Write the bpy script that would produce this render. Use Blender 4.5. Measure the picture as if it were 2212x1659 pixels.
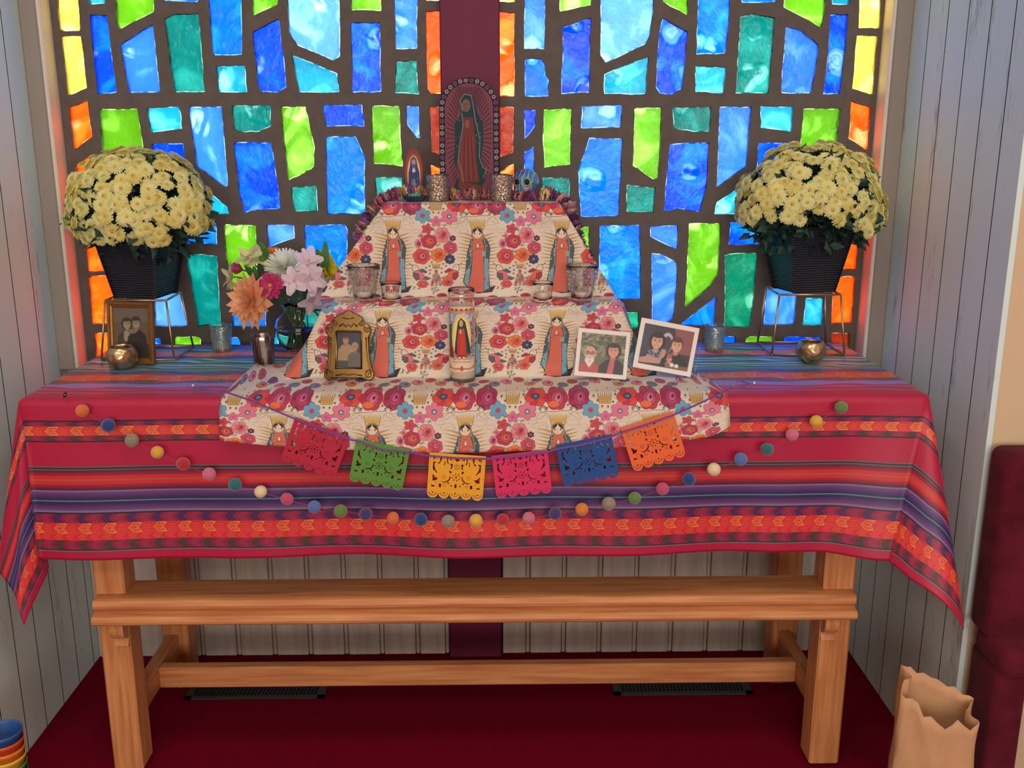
import bpy, bmesh, math, random
import numpy as np
from mathutils import Vector, Matrix, Euler, Quaternion

for o in list(bpy.data.objects):
    bpy.data.objects.remove(o)
scene = bpy.context.scene
COL = scene.collection
rnd = random.Random(7)
PI = math.pi
R = math.radians

# ------------------------------------------------------------------ camera, light, exposure
FPX = 2140.0
CAM = Vector((0.06, -2.68, 1.50))
PITCH, YAW = R(14.1), R(1.0)
cd = bpy.data.cameras.new('camera')
cd.sensor_width = 36.0
cd.lens = 36.0 * FPX / 2212.0
cd.clip_start = 0.05
cam = bpy.data.objects.new('camera', cd)
COL.objects.link(cam)
cam.location = CAM
cam.rotation_euler = (PI / 2 - PITCH, 0, -YAW)
scene.camera = cam

world = bpy.data.worlds.new('overcast_sky')
scene.world = world
world.use_nodes = True
wn, wl = world.node_tree.nodes, world.node_tree.links
wn.clear()
w_out = wn.new('ShaderNodeOutputWorld')
w_bg = wn.new('ShaderNodeBackground')
w_ramp = wn.new('ShaderNodeValToRGB')
w_sep = wn.new('ShaderNodeSeparateXYZ')
w_map = wn.new('ShaderNodeMapRange')
w_tc = wn.new('ShaderNodeTexCoord')
w_map.inputs['From Min'].default_value = -1
w_map.inputs['From Max'].default_value = 1
wl.new(w_tc.outputs['Generated'], w_sep.inputs[0])
wl.new(w_sep.outputs['Z'], w_map.inputs['Value'])
wl.new(w_map.outputs[0], w_ramp.inputs[0])
wl.new(w_ramp.outputs[0], w_bg.inputs[0])
wl.new(w_bg.outputs[0], w_out.inputs[0])
els = w_ramp.color_ramp.elements
els[0].position, els[0].color = 0.0, (0.50, 0.52, 0.52, 1)
els[1].position, els[1].color = 1.0, (0.95, 1.0, 1.08, 1)
for p, c in ((0.40, (0.66, 0.68, 0.68, 1)), (0.52, (1.0, 1.0, 0.98, 1)), (0.60, (1.12, 1.14, 1.16, 1))):
    e = els.new(p)
    e.color = c
w_bg.inputs['Strength'].default_value = 8.0


def ceiling_lamp(x, y, z, power, col=(1.0, 0.88, 0.75), size=0.45):
    ld = bpy.data.lights.new('ceiling_lamp', 'AREA')
    ld.shape = 'DISK'
    ld.size = size
    ld.energy = power
    ld.color = col
    o = bpy.data.objects.new('ceiling_lamp', ld)
    o.location = (x, y, z)
    COL.objects.link(o)
    return o


LAMP_Z = 3.55
for lx, ly, lp in ((-1.25, -2.0, 9), (0.0, -2.15, 9), (1.25, -2.0, 9), (-1.8, -4.2, 14), (0.2, -4.4, 14), (2.0, -4.2, 14)):
    ceiling_lamp(lx, ly, LAMP_Z, lp)

# added soft fill light at the rear of the room, reaching under the table
ld = bpy.data.lights.new('rear_fill_light', 'AREA')
ld.shape = 'RECTANGLE'
ld.size, ld.size_y = 3.6, 1.7
ld.energy = 122
ld.color = (1.0, 0.91, 0.83)
lo = bpy.data.objects.new('rear_fill_light', ld)
lo.location = (0.4, -6.1, 1.75)
lo.rotation_euler = (PI / 2, 0, 0)
COL.objects.link(lo)

vs = scene.view_settings
scene.display_settings.display_device = 'sRGB'
vs.view_transform = 'Standard'
vs.look = 'None'
vs.exposure = 0.14
vs.gamma = 1.0
vs.use_curve_mapping = False
cy = scene.cycles
cy.max_bounces = 14
cy.diffuse_bounces = 4
cy.glossy_bounces = 3
cy.transmission_bounces = 12
cy.transparent_max_bounces = 10
cy.use_denoising = True
cy.sample_clamp_indirect = 6.0
cy.blur_glossy = 0.5

# ------------------------------------------------------------------ camera geometry: a pixel of the frame to the plane it lies on
_f = Vector((math.sin(YAW) * math.cos(PITCH), math.cos(YAW) * math.cos(PITCH), -math.sin(PITCH)))
_r = Vector((math.cos(YAW), -math.sin(YAW), 0))
_u = _r.cross(_f)


def P(px, py, axis, v):
    d = _f + _r * ((px - 1106) / FPX) - _u * ((py - 829.5) / FPX)
    t = (v - CAM[axis]) / d[axis]
    return CAM + d * t


# ------------------------------------------------------------------ colour and material helpers
def lin1(c):
    c = c / 255.0
    return c / 12.92 if c <= 0.04045 else ((c + 0.055) / 1.055) ** 2.4


def S(r, g, b, a=1.0):
    return (lin1(r), lin1(g), lin1(b), a)


def new_mat(name):
    m = bpy.data.materials.new(name)
    m.use_nodes = True
    nt = m.node_tree
    nt.nodes.clear()
    out = nt.nodes.new('ShaderNodeOutputMaterial')
    return m, nt, out


def inp(node, key, val):
    if key in node.inputs:
        node.inputs[key].default_value = val


def mat(name, col, rough=0.6, metal=0.0, var=0.0, scale=20.0, stretch=(1, 1, 1), col2=None, bump=0.0, bscale=None,
        sheen=0.0, spec=0.5, trans=0.0, ior=1.45, coords='Object', detail=4.0, sss=0.0, coat=0.0):
    """one procedural material: base colour (optionally mottled with noise), roughness, bump"""
    m, nt, out = new_mat(name)
    N, L = nt.nodes, nt.links
    b = N.new('ShaderNodeBsdfPrincipled')
    inp(b, 'Base Color', col)
    inp(b, 'Roughness', rough)
    inp(b, 'Metallic', metal)
    inp(b, 'Specular IOR Level', spec)
    inp(b, 'Transmission Weight', trans)
    inp(b, 'IOR', ior)
    inp(b, 'Sheen Weight', sheen)
    inp(b, 'Coat Weight', coat)
    L.new(b.outputs[0], out.inputs[0])
    if var > 0 or col2 is not None or bump > 0:
        tc = N.new('ShaderNodeTexCoord')
        mp = N.new('ShaderNodeMapping')
        mp.inputs['Scale'].default_value = stretch
        L.new(tc.outputs[coords], mp.inputs[0])
        nz = N.new('ShaderNodeTexNoise')
        nz.inputs['Scale'].default_value = scale
        nz.inputs['Detail'].default_value = detail
        L.new(mp.outputs[0], nz.inputs['Vector'])
        if var > 0 or col2 is not None:
            rp = N.new('ShaderNodeValToRGB')
            c2 = col2 if col2 is not None else tuple(x * (1 - var) for x in col[:3]) + (1,)
            rp.color_ramp.elements[0].color = c2
            rp.color_ramp.elements[0].position = 0.32
            rp.color_ramp.elements[1].color = col
            rp.color_ramp.elements[1].position = 0.68
            L.new(nz.outputs[0], rp.inputs[0])
            L.new(rp.outputs[0], b.inputs['Base Color'])
        if bump > 0:
            src = nz
            if bscale:
                src = N.new('ShaderNodeTexNoise')
                src.inputs['Scale'].default_value = bscale
                src.inputs['Detail'].default_value = 3
                L.new(mp.outputs[0], src.inputs['Vector'])
            bp = N.new('ShaderNodeBump')
            bp.inputs['Strength'].default_value = bump
            bp.inputs['Distance'].default_value = 0.004
            L.new(src.outputs[0], bp.inputs['Height'])
            L.new(bp.outputs[0], b.inputs['Normal'])
    return m


def img_mat(name, img, rough=0.8, sheen=0.0, spec=0.3, bump=0.0, ext='REPEAT', weave=0.0):
    m, nt, out = new_mat(name)
    N, L = nt.nodes, nt.links
    b = N.new('ShaderNodeBsdfPrincipled')
    inp(b, 'Roughness', rough)
    inp(b, 'Specular IOR Level', spec)
    inp(b, 'Sheen Weight', sheen)
    t = N.new('ShaderNodeTexImage')
    t.image = img
    t.extension = ext
    t.interpolation = 'Linear'
    uv = N.new('ShaderNodeUVMap')
    L.new(uv.outputs[0], t.inputs[0])
    L.new(t.outputs[0], b.inputs['Base Color'])
    if weave > 0:
        tc = N.new('ShaderNodeTexCoord')
        nz = N.new('ShaderNodeTexNoise')
        nz.inputs['Scale'].default_value = 600
        L.new(tc.outputs['Object'], nz.inputs['Vector'])
        bp = N.new('ShaderNodeBump')
        bp.inputs['Strength'].default_value = weave
        bp.inputs['Distance'].default_value = 0.001
        L.new(nz.outputs[0], bp.inputs['Height'])
        L.new(bp.outputs[0], b.inputs['Normal'])
    L.new(b.outputs[0], out.inputs[0])
    return m


# ------------------------------------------------------------------ mesh helpers
class MB:
    """collects simple shapes; build() links them as ONE mesh object"""

    def __init__(self):
        self.v, self.f, self.m, self.uv = [], [], [], {}
        self.mi = 0
        self.sm = []
        self.smooth = False

    def add(self, verts, faces, smooth=None):
        n = len(self.v)
        self.v += [tuple(p) for p in verts]
        for fc in faces:
            self.f.append(tuple(i + n for i in fc))
            self.m.append(self.mi)
            self.sm.append(self.smooth if smooth is None else smooth)
        return n

    def box(self, x0, x1, y0, y1, z0, z1, bev=0.0):
        if bev <= 0:
            vs = [(x, y, z) for z in (z0, z1) for y in (y0, y1) for x in (x0, x1)]
            self.add(vs, [(0, 2, 3, 1), (4, 5, 7, 6), (0, 1, 5, 4), (2, 6, 7, 3), (0, 4, 6, 2), (1, 3, 7, 5)])
            return
        bm = bmesh.new()
        bmesh.ops.create_cube(bm, size=1)
        for v in bm.verts:
            v.co = ((x0 + x1) / 2 + v.co.x * (x1 - x0), (y0 + y1) / 2 + v.co.y * (y1 - y0), (z0 + z1) / 2 + v.co.z * (z1 - z0))
        bmesh.ops.bevel(bm, geom=bm.edges[:], offset=bev, segments=1, affect='EDGES', clamp_overlap=True)
        self.bm(bm)

    def bm(self, bm, M=None):
        bm.verts.index_update()
        self.add([(M @ v.co if M else v.co) for v in bm.verts], [[v.index for v in f.verts] for f in bm.faces])
        bm.free()

    def lathe(self, prof, cx=0, cy=0, cz=0, n=24, M=None, close=True, flute=0.0, nfl=0):
        vs, fs = [], []
        k = len(prof)
        for i in range(n):
            a = 2 * PI * i / n
            q = 1 + flute * math.cos(nfl * a) if nfl else 1.0
            for r, z in prof:
                p = Vector((r * q * math.cos(a), r * q * math.sin(a), z))
                if M:
                    p = M @ p
                vs.append((p.x + cx, p.y + cy, p.z + cz))
        for i in range(n):
            j = (i + 1) % n
            for q in range(k - 1):
                fs.append((i * k + q, j * k + q, j * k + q + 1, i * k + q + 1))
        self.add(vs, fs, True)
        if close:
            n0 = len(self.v) - n * k
            if prof[0][0] > 1e-5:
                self.f.append(tuple(n0 + i * k for i in range(n))[::-1]); self.m.append(self.mi); self.sm.append(False)
            if prof[-1][0] > 1e-5:
                self.f.append(tuple(n0 + i * k + k - 1 for i in range(n))); self.m.append(self.mi); self.sm.append(False)

    def tube(self, pts, rad, n=8, cap=True, closed=False):
        pts = [Vector(p) for p in pts]
        k = len(pts)
        rr = rad if isinstance(rad, (list, tuple)) else [rad] * k
        vs, fs = [], []
        prev = None
        for i, p in enumerate(pts):
            if closed:
                t = pts[(i + 1) % k] - pts[i - 1]
            else:
                t = pts[min(i + 1, k - 1)] - pts[max(i - 1, 0)]
            if t.length < 1e-9:
                t = Vector((0, 0, 1))
            t.normalize()
            if prev is None:
                a = Vector((0, 0, 1)) if abs(t.z) < 0.9 else Vector((1, 0, 0))
            else:
                a = prev
            x = (a - t * a.dot(t))
            if x.length < 1e-6:
                x = t.orthogonal()
            x.normalize()
            prev = x
            y = t.cross(x)
            for j in range(n):
                an = 2 * PI * j / n
                vs.append(p + (x * math.cos(an) + y * math.sin(an)) * rr[i])
        for i in range(k if closed else k - 1):
            i2 = (i + 1) % k
            for j in range(n):
                j2 = (j + 1) % n
                fs.append((i * n + j, i * n + j2, i2 * n + j2, i2 * n + j))
        if cap and not closed:
            fs.append(tuple(range(n))[::-1])
            fs.append(tuple((k - 1) * n + j for j in range(n)))
        self.add(vs, fs, True)

    def ribbon(self, pts, w, th=0.0006, up=(0, 0, 1)):
        """flat strip following pts, width w along 'up'"""
        up = Vector(up)
        vs, fs = [], []
        for p in pts:
            p = Vector(p)
            for s, t in ((-1, -1), (1, -1), (1, 1), (-1, 1)):
                vs.append(p + up * (w / 2 * s) + Vector((0, -1, 0)) * (th * t))
        for i in range(len(pts) - 1):
            for j in range(4):
                fs.append((i * 4 + j, i * 4 + (j + 1) % 4, i * 4 + 4 + (j + 1) % 4, i * 4 + 4 + j))
        self.add(vs, fs)

    def sphere(self, c, r, seg=12, ring=8, sc=(1, 1, 1)):
        vs, fs = [], []
        c = Vector(c)
        vs.append(c + Vector((0, 0, -r * sc[2])))
        for i in range(1, ring):
            t = -PI / 2 + PI * i / ring
            for j in range(seg):
                a = 2 * PI * j / seg
                vs.append(c + Vector((r * sc[0] * math.cos(t) * math.cos(a), r * sc[1] * math.cos(t) * math.sin(a), r * sc[2] * math.sin(t))))
        vs.append(c + Vector((0, 0, r * sc[2])))
        for j in range(seg):
            fs.append((0, 1 + (j + 1) % seg, 1 + j))
        for i in range(ring - 2):
            for j in range(seg):
                a = 1 + i * seg + j
                b = 1 + i * seg + (j + 1) % seg
                fs.append((a, b, b + seg, a + seg))
        top = len(vs) - 1
        for j in range(seg):
            fs.append((top, top - seg + j, top - seg + (j + 1) % seg))
        self.add(vs, fs, True)

    def prism(self, poly, d0, d1, axis='y'):
        """poly (list of 2-D points) extruded between d0 and d1 along axis; 2-D is (x,z) for y, (x,y) for z, (y,z) for x"""
        n = len(poly)

        def mk(p, d):
            return (p[0], d, p[1]) if axis == 'y' else ((p[0], p[1], d) if axis == 'z' else (d, p[0], p[1]))
        vs = [mk(p, d0) for p in poly] + [mk(p, d1) for p in poly]
        fs = [tuple(range(n)), tuple(range(2 * n - 1, n - 1, -1))]
        for i in range(n):
            j = (i + 1) % n
            fs.append((i, i + n, j + n, j))
        self.add(vs, fs)

    def mesh(self, name, mats, off=(0, 0, 0)):
        me = bpy.data.meshes.new(name)
        o = Vector(off)
        me.from_pydata([Vector(p) - o for p in self.v], [], self.f)
        mats = mats if isinstance(mats, (list, tuple)) else [mats]
        for m in mats:
            me.materials.append(m)
        me.polygons.foreach_set('material_index', self.m)
        me.polygons.foreach_set('use_smooth', self.sm)
        bm = bmesh.new()
        bm.from_mesh(me)
        bmesh.ops.recalc_face_normals(bm, faces=bm.faces[:])
        bm.to_mesh(me)
        bm.free()
        me.update()
        return me

    def build(self, name, mats, parent=None, off=None):
        if off is None:
            off = parent_off(parent)
        me = self.mesh(name, mats, off)
        return link(name, me, parent)


def plate_mesh(name, outer, holes, y0, y1):
    """a flat plate in the x-z plane with cut-outs, from y0 (front) to y1 (back)"""
    from mathutils.geometry import delaunay_2d_cdt
    loops = [outer] + holes
    co, ed = [], []
    for lp in loops:
        n0 = len(co)
        co += [Vector(p) for p in lp]
        ed += [(n0 + i, n0 + (i + 1) % len(lp)) for i in range(len(lp))]
    vs, es, fs, _, _, _ = delaunay_2d_cdt(co, ed, [], 0, 1e-7)

    def inside(x, y):
        c = False
        for lp in loops:
            n = len(lp)
            for i in range(n):
                (xa, ya), (xb, yb) = lp[i], lp[(i + 1) % n]
                if (ya > y) != (yb > y) and x < (xb - xa) * (y - ya) / (yb - ya) + xa:
                    c = not c
        return c
    keep = []
    for f in fs:
        cx = sum(vs[i].x for i in f) / len(f)
        cy_ = sum(vs[i].y for i in f) / len(f)
        if inside(cx, cy_):
            keep.append(f)
    n = len(vs)
    verts = [(v.x, y0, v.y) for v in vs] + [(v.x, y1, v.y) for v in vs]
    faces = [tuple(f) for f in keep] + [tuple(i + n for i in f[::-1]) for f in keep]
    cnt = {}
    for f in keep:
        for i in range(len(f)):
            e = (f[i], f[(i + 1) % len(f)])
            cnt[e] = 1
    for (a_, b_) in list(cnt):
        if (b_, a_) not in cnt:
            faces.append((b_, a_, a_ + n, b_ + n))
    me = bpy.data.meshes.new(name)
    me.from_pydata(verts, [], faces)
    bm = bmesh.new(); bm.from_mesh(me)
    bmesh.ops.recalc_face_normals(bm, faces=bm.faces[:])
    bm.to_mesh(me); bm.free()
    return me


def parent_off(p):
    o = Vector((0, 0, 0))
    while p is not None:
        o += p.location
        p = p.parent
    return o


def link(name, me, parent=None):
    o = bpy.data.objects.new(name, me)
    COL.objects.link(o)
    if parent is not None:
        o.parent = parent
    return o


def grid_mesh(name, pts, uvs, m, parent=None, off=(0, 0, 0), smooth=True):
    """pts: rows x cols x 3 array, uvs rows x cols x 2"""
    pts = np.asarray(pts, float)
    nr, nc = pts.shape[:2]
    me = bpy.data.meshes.new(name)
    vs = (pts - np.array(off)).reshape(-1, 3)
    idx = np.arange(nr * nc).reshape(nr, nc)
    fs = np.stack([idx[:-1, :-1], idx[:-1, 1:], idx[1:, 1:], idx[1:, :-1]], -1).reshape(-1, 4)
    me.from_pydata([tuple(p) for p in vs], [], [tuple(int(i) for i in q) for q in fs])
    if uvs is not None:
        ul = me.uv_layers.new(name='UVMap')
        u = np.asarray(uvs, float).reshape(-1, 2)[fs.reshape(-1)]
        ul.data.foreach_set('uv', u.reshape(-1))
    me.materials.append(m)
    me.polygons.foreach_set('use_smooth', [smooth] * len(fs))
    me.update()
    return link(name, me, parent)


def tag(o, label, cat, group=None, kind=None):
    o['label'] = label
    o['category'] = cat
    if group:
        o['group'] = group
    if kind:
        o['kind'] = kind
    return o


def thing(name, label, cat, loc=(0, 0, 0), group=None, rot=(0, 0, 0)):
    o = bpy.data.objects.new(name, None)
    o.empty_display_size = 0.05
    COL.objects.link(o)
    o.location = loc
    o.rotation_euler = rot
    return tag(o, label, cat, group)


def structure(o):
    o['kind'] = 'structure'
    return o


def struct_root(name):
    o = bpy.data.objects.new(name, None)
    COL.objects.link(o)
    o['kind'] = 'structure'
    return o


# ------------------------------------------------------------------ a small raster painter for flat prints (woven bands, printed cloth, photographs)
class Ras:
    def __init__(self, w, h, bg, sx=1.0, sy=None, wrap=False):
        self.w, self.h = w, h
        self.a = np.empty((h, w, 3), np.float32)
        self.a[:] = np.array(bg, np.float32)
        self.sx = sx
        self.sy = sy if sy is not None else sx
        self.wrap = wrap

    def _paint(self, x0, x1, y0, y1, fn, col):
        ix0, ix1 = int(math.floor(x0)), int(math.ceil(x1)) + 1
        iy0, iy1 = int(math.floor(y0)), int(math.ceil(y1)) + 1
        if not self.wrap:
            ix0, iy0 = max(ix0, 0), max(iy0, 0)
            ix1, iy1 = min(ix1, self.w), min(iy1, self.h)
        if ix1 <= ix0 or iy1 <= iy0:
            return
        X, Y = np.meshgrid(np.arange(ix0, ix1) + 0.5, np.arange(iy0, iy1) + 0.5)
        m = fn(X, Y)
        if not m.any():
            return
        yy, xx = np.nonzero(m)
        self.a[(yy + iy0) % self.h, (xx + ix0) % self.w] = np.array(col, np.float32)

    def ell(self, cx, cy, rx, ry, col, rot=0.0):
        cx, cy, rx, ry = cx * self.sx, cy * self.sy, max(rx * self.sx, .4), max(ry * self.sy, .4)
        c, s = math.cos(R(rot)), math.sin(R(rot))
        q = max(rx, ry)

        def fn(X, Y):
            dx, dy = X - cx, Y - cy
            return ((dx * c + dy * s) / rx) ** 2 + ((-dx * s + dy * c) / ry) ** 2 <= 1
        self._paint(cx - q, cx + q, cy - q, cy + q, fn, col)

    def poly(self, pts, col):
        p = [(x * self.sx, y * self.sy) for x, y in pts]
        xs, ys = [q[0] for q in p], [q[1] for q in p]

        def fn(X, Y):
            ins = np.zeros(X.shape, bool)
            n = len(p)
            for i in range(n):
                (xa, ya), (xb, yb) = p[i], p[(i + 1) % n]
                if ya == yb:
                    continue
                cond = ((ya > Y) != (yb > Y)) & (X < (xb - xa) * (Y - ya) / (yb - ya) + xa)
                ins ^= cond
            return ins
        self._paint(min(xs), max(xs), min(ys), max(ys), fn, col)

    def line(self, pts, wd, col):
        wd = max(wd * self.sx / 2, 0.5)
        for (ax, ay), (bx, by) in zip(pts[:-1], pts[1:]):
            ax, ay, bx, by = ax * self.sx, ay * self.sy, bx * self.sx, by * self.sy
            l2 = (bx - ax) ** 2 + (by - ay) ** 2 + 1e-9

            def fn(X, Y):
                t = np.clip(((X - ax) * (bx - ax) + (Y - ay) * (by - ay)) / l2, 0, 1)
                return (X - ax - t * (bx - ax)) ** 2 + (Y - ay - t * (by - ay)) ** 2 <= wd * wd
            self._paint(min(ax, bx) - wd, max(ax, bx) + wd, min(ay, by) - wd, max(ay, by) + wd, fn, col)

    def ring(self, cx, cy, rx, ry, wd, col):
        pts = [(cx + rx * math.cos(2 * PI * i / 28), cy + ry * math.sin(2 * PI * i / 28)) for i in range(29)]
        self.line(pts, wd, col)

    def blur(self, n=1):
        for _ in range(n):
            for ax in (0, 1):
                self.a = (np.roll(self.a, 1, ax) + 2 * self.a + np.roll(self.a, -1, ax)) / 4

    def image(self, name, noise=0.0, seed=1):
        a = self.a.copy()
        if noise:
            a *= 1 + noise * np.random.RandomState(seed).randn(self.h, self.w, 1).astype(np.float32)
        px = np.ones((self.h, self.w, 4), np.float32)
        px[..., :3] = np.clip(a[::-1] / 255.0, 0, 1)
        im = bpy.data.images.new(name, self.w, self.h)
        im.pixels.foreach_set(px.reshape(-1))
        im.update()
        im.pack()
        return im
# ------------------------------------------------------------------ setting: materials
M_carpet = mat('red_carpet', S(124, 8, 40), 0.95, var=0.35, scale=260, bump=0.5, bscale=700, spec=0.05)
M_white = mat('white_painted_boards', S(226, 222, 216), 0.55, col2=S(196, 194, 192), scale=9, stretch=(1, 6, 0.25), bump=0.15, detail=8)
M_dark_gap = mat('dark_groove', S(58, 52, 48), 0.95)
M_cream_wall = mat('cream_wall_paint', S(214, 190, 158), 0.7, var=0.06, scale=4)
M_ceiling = mat('ceiling_paint', S(215, 205, 190), 0.9, var=0.05, scale=3)
M_matrix = mat('cast_matrix', S(100, 92, 88), 0.85, var=0.2, scale=30, bump=0.25, bscale=90)
M_case = mat('casing_taupe', S(150, 142, 134), 0.5, var=0.05, scale=6)  # taupe tone, darker than the pale inner boards
M_post = mat('pale_post_paint', S(225, 218, 206), 0.45, var=0.05, scale=10)
M_red_post = mat('wine_red_paint', S(104, 14, 60), 0.6, var=0.12, scale=14, stretch=(1, 1, .2))
M_beige_board = mat('beadboard_paint', S(205, 196, 184), 0.6, col2=S(180, 172, 164), scale=12, stretch=(4, 1, 0.4), bump=0.08)


# weathered white planks: paint worn to grey wood along the grain
def weathered():
    m, nt, out = new_mat('weathered_white_plank')
    N, L = nt.nodes, nt.links
    b = N.new('ShaderNodeBsdfPrincipled')
    inp(b, 'Roughness', 0.55)
    tc = N.new('ShaderNodeTexCoord')
    oi = N.new('ShaderNodeObjectInfo')
    add = N.new('ShaderNodeVectorMath')
    add.operation = 'ADD'
    mp = N.new('ShaderNodeMapping')
    mp.inputs['Scale'].default_value = (1, 7, 1.0)
    L.new(tc.outputs['Object'], mp.inputs[0])
    L.new(mp.outputs[0], add.inputs[0])
    L.new(oi.outputs['Random'], add.inputs[1])
    n1 = N.new('ShaderNodeTexNoise')
    n1.inputs['Scale'].default_value = 14
    n1.inputs['Detail'].default_value = 9
    n1.inputs['Roughness'].default_value = 0.75
    n2 = N.new('ShaderNodeTexNoise')
    n2.inputs['Scale'].default_value = 1.7
    L.new(add.outputs[0], n1.inputs['Vector'])
    L.new(add.outputs[0], n2.inputs['Vector'])
    mul = N.new('ShaderNodeMath')
    mul.operation = 'MULTIPLY'
    L.new(n1.outputs[0], mul.inputs[0])
    L.new(n2.outputs[0], mul.inputs[1])
    rp = N.new('ShaderNodeValToRGB')
    rp.color_ramp.elements[0].position = 0.325
    rp.color_ramp.elements[0].color = S(214, 237, 240)
    rp.color_ramp.elements[1].position = 0.40
    rp.color_ramp.elements[1].color = S(172, 176, 180)
    L.new(mul.outputs[0], rp.inputs[0])
    L.new(rp.outputs[0], b.inputs['Base Color'])
    bp = N.new('ShaderNodeBump')
    bp.inputs['Strength'].default_value = 0.2
    bp.inputs['Distance'].default_value = 0.002
    L.new(n1.outputs[0], bp.inputs['Height'])
    L.new(bp.outputs[0], b.inputs['Normal'])
    L.new(b.outputs[0], out.inputs[0])
    return m


M_plank = weathered()

XW = 1.116            # half width of the alcove
YE = -0.66            # where the alcove's side walls end
ZC = 3.6
b = MB(); b.box(-4, 4, -6.2, 0.12, -0.06, 0.0); structure(b.build('floor', M_carpet))
b = MB(); b.box(-4, 4, -6.2, 0.12, ZC, ZC + .06); structure(b.build('ceiling', M_ceiling))
b = MB(); b.box(-4.1, -4, -6.2, YE, 0, ZC); structure(b.build('wall_far_left', M_cream_wall))
b = MB(); b.box(4, 4.1, -6.2, YE, 0, ZC); structure(b.build('wall_far_right', M_cream_wall))
b = MB(); b.box(-4, 4, -6.3, -6.2, 0, ZC); structure(b.build('wall_rear', M_cream_wall))
b = MB(); b.box(-4, -XW - .0125, YE, YE + .08, 0, ZC); structure(b.build('wall_front_left', M_cream_wall))
b = MB(); b.box(XW + .0125, 4, YE, YE + .08, 0, ZC); structure(b.build('wall_front_right', M_cream_wall))

edges_y = [0.02, -0.048, -0.152, -0.257, -0.362, -0.467, -0.572, YE - .003]
for side, s in (('left', -1), ('right', 1)):
    b = MB()
    b.box(min(s * (XW + .010), s * (XW + .07)), max(s * (XW + .010), s * (XW + .07)), YE + .081, .10, 0, ZC)
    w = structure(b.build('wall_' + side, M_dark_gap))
    for y1, y0 in zip(edges_y[:-1], edges_y[1:]):
        p = MB()
        xa, xb = sorted((s * XW, s * (XW + .012)))
        p.box(xa, xb, y0 + .0019, y1 - .0019, 0.0, ZC - .002)
        p.m = [0, 0, 0 if y0 < YE else 1, 1, 0, 0]          # the sides inside the groove are coloured dark for the gap's shade
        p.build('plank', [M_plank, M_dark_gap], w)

# back wall: beadboard below the window, plaster above it
b = MB()
b.box(-XW - .01, XW + .01, 0.012, .10, 0, .885)
b.box(-XW - .01, XW + .01, 0.005, .10, 2.42, ZC)
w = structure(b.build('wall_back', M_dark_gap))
bx = [-XW, -1.015, -.909, -.803, -.697, -.591, -.485, -.379, -.273, -.167, -.079]
bx2 = [.079, .16, .266, .372, .478, .585, .69, .796, .902, 1.008, XW]
for L_ in (bx, bx2):
    for x0, x1 in zip(L_[:-1], L_[1:]):
        p = MB()
        p.box(x0 + .001, x1 - .013, -.008, .012, 0, .88, bev=.002)
        p.box(x1 - .0115, x1 - .001, -.006, .012, 0, .88, bev=.003)
        p.build('plank', M_beige_board, w)

# window casing and the two pale posts, the red upright at the centre
for side, s in (('left', -1), ('right', 1)):
    b = MB()
    xa, xb = sorted((s * 1.0715, s * XW))
    b.box(xa, xb, -.060, .06, .885, 2.42, bev=.004)
    structure(b.build('trim_1' if s < 0 else 'trim_2', M_case))
    b = MB()
    xa, xb = sorted((s * 1.0615, s * 1.0715))
    b.box(xa, xb, -.062, .05, .885, 2.42, bev=.003)
    structure(b.build('trim_3' if s < 0 else 'trim_4', M_post))
b = MB()
b.box(-.077, .0755, -.03, .03, 0.0, 2.6, bev=.003)
structure(b.build('trim_5', M_red_post))
# ------------------------------------------------------------------ stained glass: thick slabs of glass cast into a dark matrix
GLASS = {  # transmitted colour of each kind of slab, and its thinner (paler) tone
    'B': ((.0, .0165, .40, 1), (.0015, .080, .62, 1)), 'M': ((.0, .042, .42, 1), (.006, .125, .60, 1)), 'P': ((.008, .055, .38, 1), (.050, .150, .52, 1)),
    'C': ((.002, .105, .17, 1), (.05, .30, .38, 1)), 'T': ((.0002, .054, .046, 1), (.005, .12, .10, 1)), 'G': ((.036, .125, .002, 1), (.14, .36, .035, 1)),
    'L': ((.026, .095, .32, 1), (.12, .26, .50, 1)), 'Y': ((.46, .29, .030, 1), (.70, .54, .14, 1)), 'O': ((.70, .030, .0006, 1), (.85, .11, .008, 1)),
    'R': ((.100, .006, .001, 1), (.22, .03, .005, 1)), 'E': ((.0002, .066, .033, 1), (.008, .16, .085, 1))}


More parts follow.
